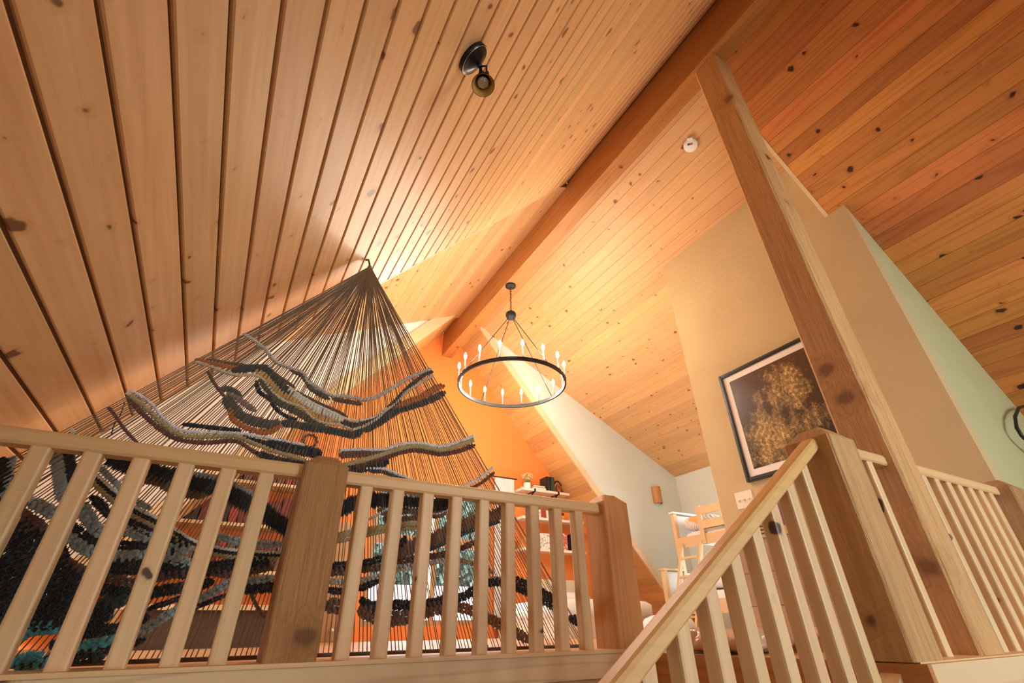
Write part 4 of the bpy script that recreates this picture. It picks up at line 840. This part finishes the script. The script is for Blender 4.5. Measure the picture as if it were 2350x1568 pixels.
def thing1(mb, name, mat, label, cat, group=None): return tag(put(mb, name, mat), label, cat, group)
z = SZ[0]
pt = empty('potted_flowers', (4.03, 6.52, z), 'small white pot of dry cream flowers on the upper shelf', 'potted plant')
mb = MB(); mb.lathe([(0.045, 0), (0.055, 0.01), (0.058, 0.10), (0.050, 0.10), (0.048, 0.08)], 20, Matrix.Translation((4.03, 6.52, z))); sub(mb, 'pot', 'ceramic_white', pt)
mb = MB(); ms_ = MB()
for k in range(46):
    a = random.uniform(0, 2*PI); r = random.uniform(0.01, 0.11); h = random.uniform(0.05, 0.16)*(1.15-r*3)
    e = (4.03+r*math.cos(a), 6.52+r*math.sin(a), z+0.10+h); ms_.tube([(4.03+r*0.2*math.cos(a), 6.52+r*0.2*math.sin(a), z+0.09), e], 0.0018, 4); mb.ell(e, (0.014, 0.014, 0.011), 6, 4)
o = sub(ms_, 'stems', 'leaf_dry', pt); o = sub(mb, 'flowers', 'petal', pt); o['kind'] = 'stuff'
mb = MB()
def book(x0, x1, y0, y1, z0, z1, cover, label, group, spine='-y'):
    bk = empty('book', ((x0+x1)/2, (y0+y1)/2, z0), label, 'book', group); t = 0.004
    if z1-z0 < x1-x0 and z1-z0 < 0.08:
        mb = MB(); mb.box(x0, x1, y0, y1, z0, z0+t); mb.box(x0, x1, y0, y1, z1-t, z1); mb.box(x1-t, x1, y0, y1, z0, z1); sub(mb, 'cover', cover, bk)
        mb = MB(); mb.box(x0+0.004, x1-t, y0+0.004, y1-0.004, z0+t, z1-t); sub(mb, 'pages', 'page_paper', bk)
    else:
        mb = MB(); mb.box(x0, x0+t, y0, y1, z0, z1); mb.box(x1-t, x1, y0, y1, z0, z1); mb.box(x0, x1, y0, y0+t, z0, z1); sub(mb, 'cover', cover, bk)
        mb = MB(); mb.box(x0+t, x1-t, y0+t, y1-0.004, z0+0.003, z1-0.005); sub(mb, 'pages', 'page_paper', bk)
    return bk
book(4.11, 4.36, 6.46, 6.64, z, z+0.045, 'book_brown', 'brown book lying flat on the upper shelf, lower of two', 'books on the upper shelf')
book(4.13, 4.35, 6.47, 6.63, z+0.045, z+0.078, 'book_black', 'black book lying on top of the brown one', 'books on the upper shelf')
book(4.37, 4.44, 6.45, 6.66, z, z+0.235, 'book_black', 'thick black book standing on the upper shelf, left of the pair', 'books on the upper shelf')
book(4.445, 4.52, 6.45, 6.66, z, z+0.235, 'book_green', 'thick dark green book standing on the upper shelf, right of the pair', 'books on the upper shelf')
mk_ = empty('carved_mask', (4.65, 6.54, z), 'dark looping carved wood sculpture at the right end of the upper shelf', 'sculpture')
mb = MB(); pts = [(4.65+0.10*math.cos(t), 6.54+0.02*math.sin(2*t), z+0.105+0.10*math.sin(t)) for t in [PI*0.15+2*PI*0.85*k/22 for k in range(23)]]; mb.tube(pts, [0.006+0.014*math.sin(PI*k/22) for k in range(23)], 8); sub(mb, 'outer_loop', 'mask_wood', mk_)
mb = MB(); pts = [(4.66+0.055*math.cos(t), 6.53+0.015*math.sin(t), z+0.08+0.075*math.sin(t)) for t in [PI*0.6+2*PI*0.8*k/18 for k in range(19)]]; mb.tube(pts, [0.005+0.012*math.sin(PI*k/18) for k in range(19)], 8); sub(mb, 'inner_loop', 'mask_wood', mk_)
mb = MB(); mb.ell((3.955, 6.56, z+0.03), (0.035, 0.035, 0.032), 14, 8); thing1(mb, 'orange_fruit', 'book_orange', 'small orange ball beside the white flower pot', 'fruit')
z = SZ[1]
cat_ = empty('black_figurine', (4.02, 6.53, z), 'small black cat figurine on the middle shelf', 'figurine')
mb = MB(); mb.ell((4.02, 6.53, z+0.045), (0.032, 0.032, 0.046), 12, 8); sub(mb, 'body', 'ink_black', cat_)
mb = MB(); mb.ell((4.02, 6.525, z+0.105), (0.026, 0.024, 0.024), 12, 8); mb.loft([[(4.0+0.008*math.cos(k*PI/2), 6.525+0.006*math.sin(k*PI/2), z+0.12) for k in range(4)], [(3.998+0.001*math.cos(k*PI/2), 6.525+0.001*math.sin(k*PI/2), z+0.145) for k in range(4)]]); mb.loft([[(4.04+0.008*math.cos(k*PI/2), 6.525+0.006*math.sin(k*PI/2), z+0.12) for k in range(4)], [(4.042+0.001*math.cos(k*PI/2), 6.525+0.001*math.sin(k*PI/2), z+0.145) for k in range(4)]]); sub(mb, 'head', 'ink_black', cat_)
def small_frame(x0, x1, y, z0, z1, bar, pic, label, name='small_picture'):
    f_ = empty(name, ((x0+x1)/2, y, z0), label, 'picture')
    mb = MB(); t = 0.012
    mb.box(x0, x0+t, y, y+0.015, z0, z1); mb.box(x1-t, x1, y, y+0.015, z0, z1); mb.box(x0+t, x1-t, y, y+0.015, z0, z0+t); mb.box(x0+t, x1-t, y, y+0.015, z1-t, z1); sub(mb, 'frame', bar, f_)
    mb = MB(); mb.box(x0+t, x1-t, y+0.004, y+0.010, z0+t, z1-t); sub(mb, 'picture', pic, f_); return f_
small_frame(4.20, 4.30, 6.56, z, z+0.16, 'linen_beige', 'card_print', 'small pale picture standing on the middle shelf')
small_frame(4.31, 4.40, 6.58, z, z+0.18, 'book_red', 'book_red', 'red framed picture standing on the middle shelf')
small_frame(4.405, 4.46, 6.55, z, z+0.20, 'paint_white', 'mat_board', 'narrow white frame standing on the middle shelf')
mb = MB(); mb.lathe([(0.03, 0), (0.07, 0.02), (0.085, 0.07), (0.078, 0.07), (0.06, 0.025), (0.01, 0.012)], 24, Matrix.Translation((4.68, 6.55, z))); thing1(mb, 'orange_bowl', 'book_orange', 'orange bowl on the middle shelf', 'bowl')
mb = MB(); mb.box(4.58, 4.80, 6.62, 6.66, z, z+0.15); thing1(mb, 'storage_box', 'book_maroon', 'dark red box behind the orange bowl', 'box')
z = SZ[2]
small_frame(4.24, 4.46, 6.54, z, z+0.24, 'mat_board', 'card_print', 'white printed card standing on the lower shelf', 'printed_card')
mb = MB(); mb.box(4.19, 4.225, 6.5, 6.66, z, z+0.235); thing1(mb, 'storage_box', 'book_brown', 'brown upright box left of the printed card', 'box')
mb = MB(); mb.box(4.60, 4.76, 6.52, 6.66, z, z+0.26); thing1(mb, 'storage_box', 'box_print', 'red box with a pale pattern on the lower shelf', 'box')
book(4.79, 4.83, 6.48, 6.66, z, z+0.25, 'book_black', 'dark book standing right of the patterned red box', 'books on the lower shelf')
mb = MB(); mb.box(3.90, 4.08, 6.52, 6.66, z, z+0.13); thing1(mb, 'storage_box', 'book_orange', 'orange box at the left end of the lower shelf', 'box')

# bookcase and door seen through the tapestry strings
bc = empty('bookcase', (0.25, 6.55, FL), 'orange-lit wooden bookcase with maroon books behind the tapestry', 'bookcase')
for x in (-0.75, 0.95):
    mb = MB(); mb.box(x-0.02, x+0.02, 6.40, YG-0.005, FL, 1.9); sub(mb, 'side', 'trim_wood', bc)
for zz in (0.10, 0.58, 1.06, 1.54, 1.9):
    mb = MB(); mb.box(-0.73, 0.93, 6.40, YG-0.005, zz-0.035, zz); sub(mb, 'shelf', 'trim_wood', bc)
ORD = ['first', 'second', 'third', 'fourth', 'fifth', 'sixth', 'seventh', 'eighth', 'ninth', 'tenth', 'eleventh', 'twelfth', 'thirteenth', 'fourteenth', 'fifteenth', 'sixteenth', 'seventeenth', 'eighteenth', 'nineteenth', 'twentieth', 'next to last', 'last']
cols = ['book_maroon', 'book_maroon', 'book_red', 'book_maroon', 'book_black', 'book_brown']
for zz, nm in ((0.58, 'third'), (1.06, 'second'), (1.54, 'top')):
    x = -0.45; k = 0
    while x < 0.86:
        w_ = random.uniform(0.06, 0.115); k += 1
        c_ = cols[random.randrange(len(cols))]
        book(x, x+w_-0.003, 6.46, 6.64, zz, zz+random.uniform(0.24, 0.33), c_, '%s book, %s from the left on the %s shelf of the bookcase' % (c_[5:], ORD[k-1], nm), 'books in the wooden bookcase')
        x += w_
dr = tag(empty('door_1', (1.30, YG, FL)), 'knotty wooden door standing between the bookcase and the window', 'door', None, 'structure')
mb = MB(); mb.box(1.03, 1.55, YG-0.045, YG-0.004, FL+0.005, 1.20); sub(mb, 'panel', 'door_wood', dr)
mb = MB(); mb.lathe([(0.02, 0), (0.02, 0.01), (0.010, 0.015), (0.010, 0.04), (0.028, 0.05), (0.032, 0.065), (0.022, 0.08), (0.004, 0.084)], 18, Matrix.Translation((1.345, YG-0.045, 0.0)) @ Matrix.Rotation(PI/2, 4, 'X')); sub(mb, 'knob', 'steel', dr)
cb_ = empty('low_chest', (0.2, 5.4, FL), 'dark low chest on the floor behind the tapestry', 'chest')
mb = MB(); mb.box(-0.55, 0.95, 5.2, 5.75, FL, 0.16); sub(mb, 'body', 'dark_wood', cb_)
mb = MB(); mb.box(-0.58, 0.98, 5.16, 5.78, 0.16, 0.20); sub(mb, 'lid', 'trim_wood', cb_)
# wire ring ornament high on the orange wall, blurred behind the strings
wr = empty('wire_ring_ornament', (0.67, YG-0.02, 2.12), 'small black wire ring ornament on the orange wall behind the tapestry strings', 'wall ornament')
mb = MB(); mb.tube([(0.67+0.085*math.cos(t), YG-0.02, 2.21+0.085*math.sin(t)) for t in [2*PI*k/24 for k in range(25)]], 0.011, 8, True, False); sub(mb, 'ring', 'iron', wr)
mb = MB()
for k in range(10):
    t = 2*PI*k/10; mb.ell((0.67+0.09*math.cos(t), YG-0.03, 2.21+0.09*math.sin(t)), (0.02, 0.012, 0.02), 6, 4)
sub(mb, 'leaves', 'iron', wr)
# curtain
mb = MB(); npl = 40; front, bk_ = [], []
for k in range(npl+1):
    x = 3.50+0.34*k/npl; y = YG-0.07+0.022*math.sin(k*1.55); front.append((x, y)); bk_.append((x, y+0.004))
outl = front+bk_[::-1]
mb.loft([[(x, y, 0.0) for x, y in outl], [(x, y, 2.06) for x, y in outl]])
ct = empty('curtain', (3.67, YG-0.07, 0.0), 'white pleated curtain at the right side of the far window', 'curtain'); sub(mb, 'cloth', 'linen_white', ct)
mb = MB(); mb.tube([(3.44, YG-0.07, 2.075), (3.9, YG-0.07, 2.075)], 0.01, 8); sub(mb, 'rod', 'iron', ct)
# white bed below the shelves
bd = empty('white_bed', (4.35, 5.7, FL), 'low bed with white bedding and a beige headboard below the shelves', 'bed')
mb = MB(); mb.box(3.55, 5.05, 5.05, 6.60, FL, 0.10); sub(mb, 'base', 'linen_beige', bd)
def cushion(x0, x1, y0, y1, z0, z1, e=0.35, n=14):
    mb = MB(); rings = []
    cx_, cy_, cz_ = (x0+x1)/2, (y0+y1)/2, (z0+z1)/2
    def sp_(v, p): return math.copysign(abs(v)**p, v)
    for i in range(n//2+1):
        th = -PI/2+PI*i/(n//2); q_ = max(abs(math.cos(th)), 1e-3)**e
        rings.append([(cx_+(x1-x0)/2*q_*sp_(math.cos(2*PI*k/(2*n)), e), cy_+(y1-y0)/2*q_*sp_(math.sin(2*PI*k/(2*n)), e), cz_+(z1-z0)/2*sp_(math.sin(th), e*1.4)) for k in range(2*n)])
    return mb.loft(rings, True)
sub(cushion(3.50, 5.08, 5.0, 6.58, 0.06, 0.30), 'duvet', 'linen_white', bd)
mb = MB(); mb.box(4.15, 5.02, 6.56, 6.64, FL, 0.62); sub(mb, 'headboard', 'linen_beige', bd)
sub(cushion(4.2, 4.9, 6.15, 6.56, 0.26, 0.44, 0.5), 'pillow', 'linen_white', bd)

# ------------------------------------------------------------------ bunk bed
bb = empty('bunk_bed', (5.9, 4.1, FL), 'pale wooden bunk bed with angled ladder and patterned bedding in the right dormer', 'bunk bed')
def bpart(nm, x0, x1, y0, y1, z0, z1, mt='bed_wood'): mb = MB(); mb.box(x0, x1, y0, y1, z0, z1); return sub(mb, nm, mt, bb)
for x, y, zt_ in ((5.60, 5.02, 1.40), (6.58, 5.02, 1.40), (5.60, 3.10, 1.40), (6.58, 3.10, 1.40), (5.22, 5.02, 0.64), (5.22, 3.10, 0.64)):
    bpart('post', x, x+0.06, y, y+0.06, FL, zt_)
bpart('post_cap', 5.585, 6.655, 5.005, 5.095, 1.40, 1.425, 'paint_white'); bpart('post_cap', 5.205, 5.62, 5.005, 5.095, 0.64, 0.665)
bpart('headboard_panel', 5.66, 6.58, 5.035, 5.065, 1.06, 1.38, 'paint_white'); bpart('lower_headboard', 5.28, 6.58, 5.035, 5.065, 0.25, 0.62, 'paint_white')
bpart('bed_rail', 5.60, 5.63, 3.16, 5.02, 0.93, 1.06); bpart('bed_rail', 6.61, 6.64, 3.16, 5.02, 0.93, 1.06); bpart('lower_rail', 5.22, 5.25, 3.16, 5.02, 0.12, 0.27)
bpart('guard_post', 5.58, 5.61, 4.53, 4.60, 0.93, 1.42); bpart('guard_rail', 5.58, 5.60, 3.16, 4.53, 1.30, 1.40); bpart('guard_rail', 5.58, 5.60, 3.16, 4.53, 1.12, 1.22)
sub(cushion(5.64, 6.60, 3.14, 5.02, 0.98, 1.14, 0.3), 'mattress', 'linen_white', bb); sub(cushion(5.27, 6.58, 3.14, 5.02, 0.18, 0.38, 0.3), 'mattress', 'linen_white', bb)
for (y_, zb_) in ((4.96, -0.1), (4.62, -0.1)):
    mb = MB(); mb.poly_y([(5.60, 0.98), (5.56, 0.98), (5.12, FL), (5.20, FL)], y_-0.035, y_); sub(mb, 'ladder_side', 'bed_wood', bb)
for k in range(4):
    zz = 0.08+0.23*k; x = 5.16+0.40*(zz-FL)/(0.98-FL); mb = MB(); mb.box(x-0.02, x+0.06, 4.62, 4.925, zz, zz+0.025); sub(mb, 'ladder_rung', 'bed_wood', bb)
tag(put(cushion(5.66, 6.2, 4.50, 5.00, 1.14, 1.35, 0.55), 'pillow', 'patterned_cotton'), 'plump patterned pillow at the head of the upper bunk', 'pillow')
tag(put(cushion(5.64, 6.55, 3.3, 4.48, 1.141, 1.27, 0.4), 'quilt', 'patterned_cotton'), 'patterned quilt on the upper bunk behind the guard rail', 'quilt')
tag(put(cushion(5.30, 6.4, 3.4, 4.9, 0.381, 0.50, 0.4), 'blanket', 'linen_white'), 'white blanket on the lower bunk behind the ladder', 'blanket')

# ------------------------------------------------------------------ things on the floor seen through the stair balusters
tag(put(cushion(4.05, 4.55, 3.95, 4.45, FL, 0.11, 0.7), 'pouf', 'pouf'), 'white round pouf beside the reddish newel post', 'pouf')
def crumpled(x0, x1, y0, y1, z0, z1, seed):
    rnd = random.Random(seed); mb = cushion(x0, x1, y0, y1, z0, z1, 0.6, 20); out = []
    cx_, cy_ = (x0+x1)/2, (y0+y1)/2
    for x, y, z_ in mb.v:
        k = 1+0.16*math.sin(x*31+seed)*math.sin(z_*27+y*13)+0.08*math.sin(y*53+z_*41)
        out.append((cx_+(x-cx_)*k, cy_+(y-cy_)*k, max(z0, z0+(z_-z0)*(1+0.12*math.sin(x*37+y*29)))))
    mb.v = out; return mb
tag(put(crumpled(2.03, 2.46, 1.55, 2.08, FL, -0.015, 1), 'plastic_bag', 'plastic_bag'), 'crumpled shiny plastic bag on the floor, the left of two', 'bag')
tag(put(crumpled(2.86, 3.30, 1.45, 1.95, FL, -0.02, 5), 'plastic_bag', 'plastic_bag'), 'crumpled shiny plastic bag on the floor nearer the brown planks', 'bag')
bx2 = empty('cardboard_box', (2.65, 1.75, FL), 'open cardboard box on the floor behind the stair balusters', 'box')
mb = MB()
for a in ((2.49, 2.50, 1.55, 1.95), (2.81, 2.82, 1.55, 1.95), (2.50, 2.81, 1.55, 1.56), (2.50, 2.81, 1.94, 1.95)): mb.box(a[0], a[1], a[2], a[3], FL+0.01, -0.05)
mb.box(2.49, 2.82, 1.55, 1.95, FL, FL+0.01); sub(mb, 'body', 'cardboard', bx2)
tag(put(cushion(3.34, 3.85, 1.40, 1.95, FL, -0.02, 0.5), 'floor_cushion', 'flower_rug'), 'dark red flowered floor cushion beside the brown planks', 'cushion')

# ------------------------------------------------------------------ outdoors beyond the far window
mb = MB(); mb.box(-40, 40, 7.2, 60, -3.2, -3.0); tag(mb.build('lawn', 'grass'), 'green lawn outside beyond the far window', 'lawn', None, 'structure')
br = empty('red_roofed_shed', (4.2, 13.0, -3.0), 'shed with a pinkish red roof outside the far window', 'shed')
mb = MB(); mb.box(2.2, 8.2, 12.6, 15.4, -3.0, 0.0); sub(mb, 'wall', 'paint_white', br)
mb = MB(); mb.poly_x([(12.2, -0.05), (14.0, 1.05), (15.8, -0.05)], 1.9, 8.5); sub(mb, 'roof', 'red_metal', br)
tl = ['leafy tree outside the far window behind the red roof, leftmost of the front row', 'leafy tree outside the far window, middle of the front row', 'leafy tree outside the far window, rightmost of the front row', 'distant taller tree behind the left gap of the front row', 'distant taller tree behind the right gap of the front row']
for (x, y, h), lb in zip(((5.0, 20, 9.0), (8.6, 20, 9.5), (12.2, 20, 9.0), (8.0, 25.5, 11.5), (12.2, 25.5, 11.5)), tl):
    tr_ = empty('tree', (x, y, -3.0), lb, 'tree', 'trees outside the far window'); rnd = random.Random(int(x*10))
    mb = MB(); mb.tube([(x, y, -3.0), (x+0.1, y, -1.0), (x, y+0.1, h*0.4-3)], [0.22, 0.17, 0.10], 8); sub(mb, 'trunk', 'bark_tree', tr_)
    mb = MB()
    for k in range(2600):
        a = rnd.uniform(0, 2*PI); zz = rnd.random(); rad = (1.75 if y < 22 else 2.0)*math.sin(PI*min(0.97, zz*0.8+0.16))**0.5*math.sqrt(rnd.random()); p = (x+rad*math.cos(a), y+rad*math.sin(a), -3+h*(0.22+0.78*zz)); s_ = rnd.uniform(0.14, 0.30)
        u_ = Vector((rnd.uniform(-1, 1), rnd.uniform(-1, 1), rnd.uniform(-1, 1))).normalized(); w_ = u_.cross(Vector((0.3, 0.5, 0.8))).normalized(); n_ = u_.cross(w_)
        mb.add([tuple(Vector(p)+u_*s_), tuple(Vector(p)+w_*s_*0.6+n_*0.05), tuple(Vector(p)-u_*s_), tuple(Vector(p)-w_*s_*0.6+n_*0.05)], [(0, 1, 2, 3)])
    o = sub(mb, 'crown', 'leaf_tree', tr_); o['kind'] = 'stuff'
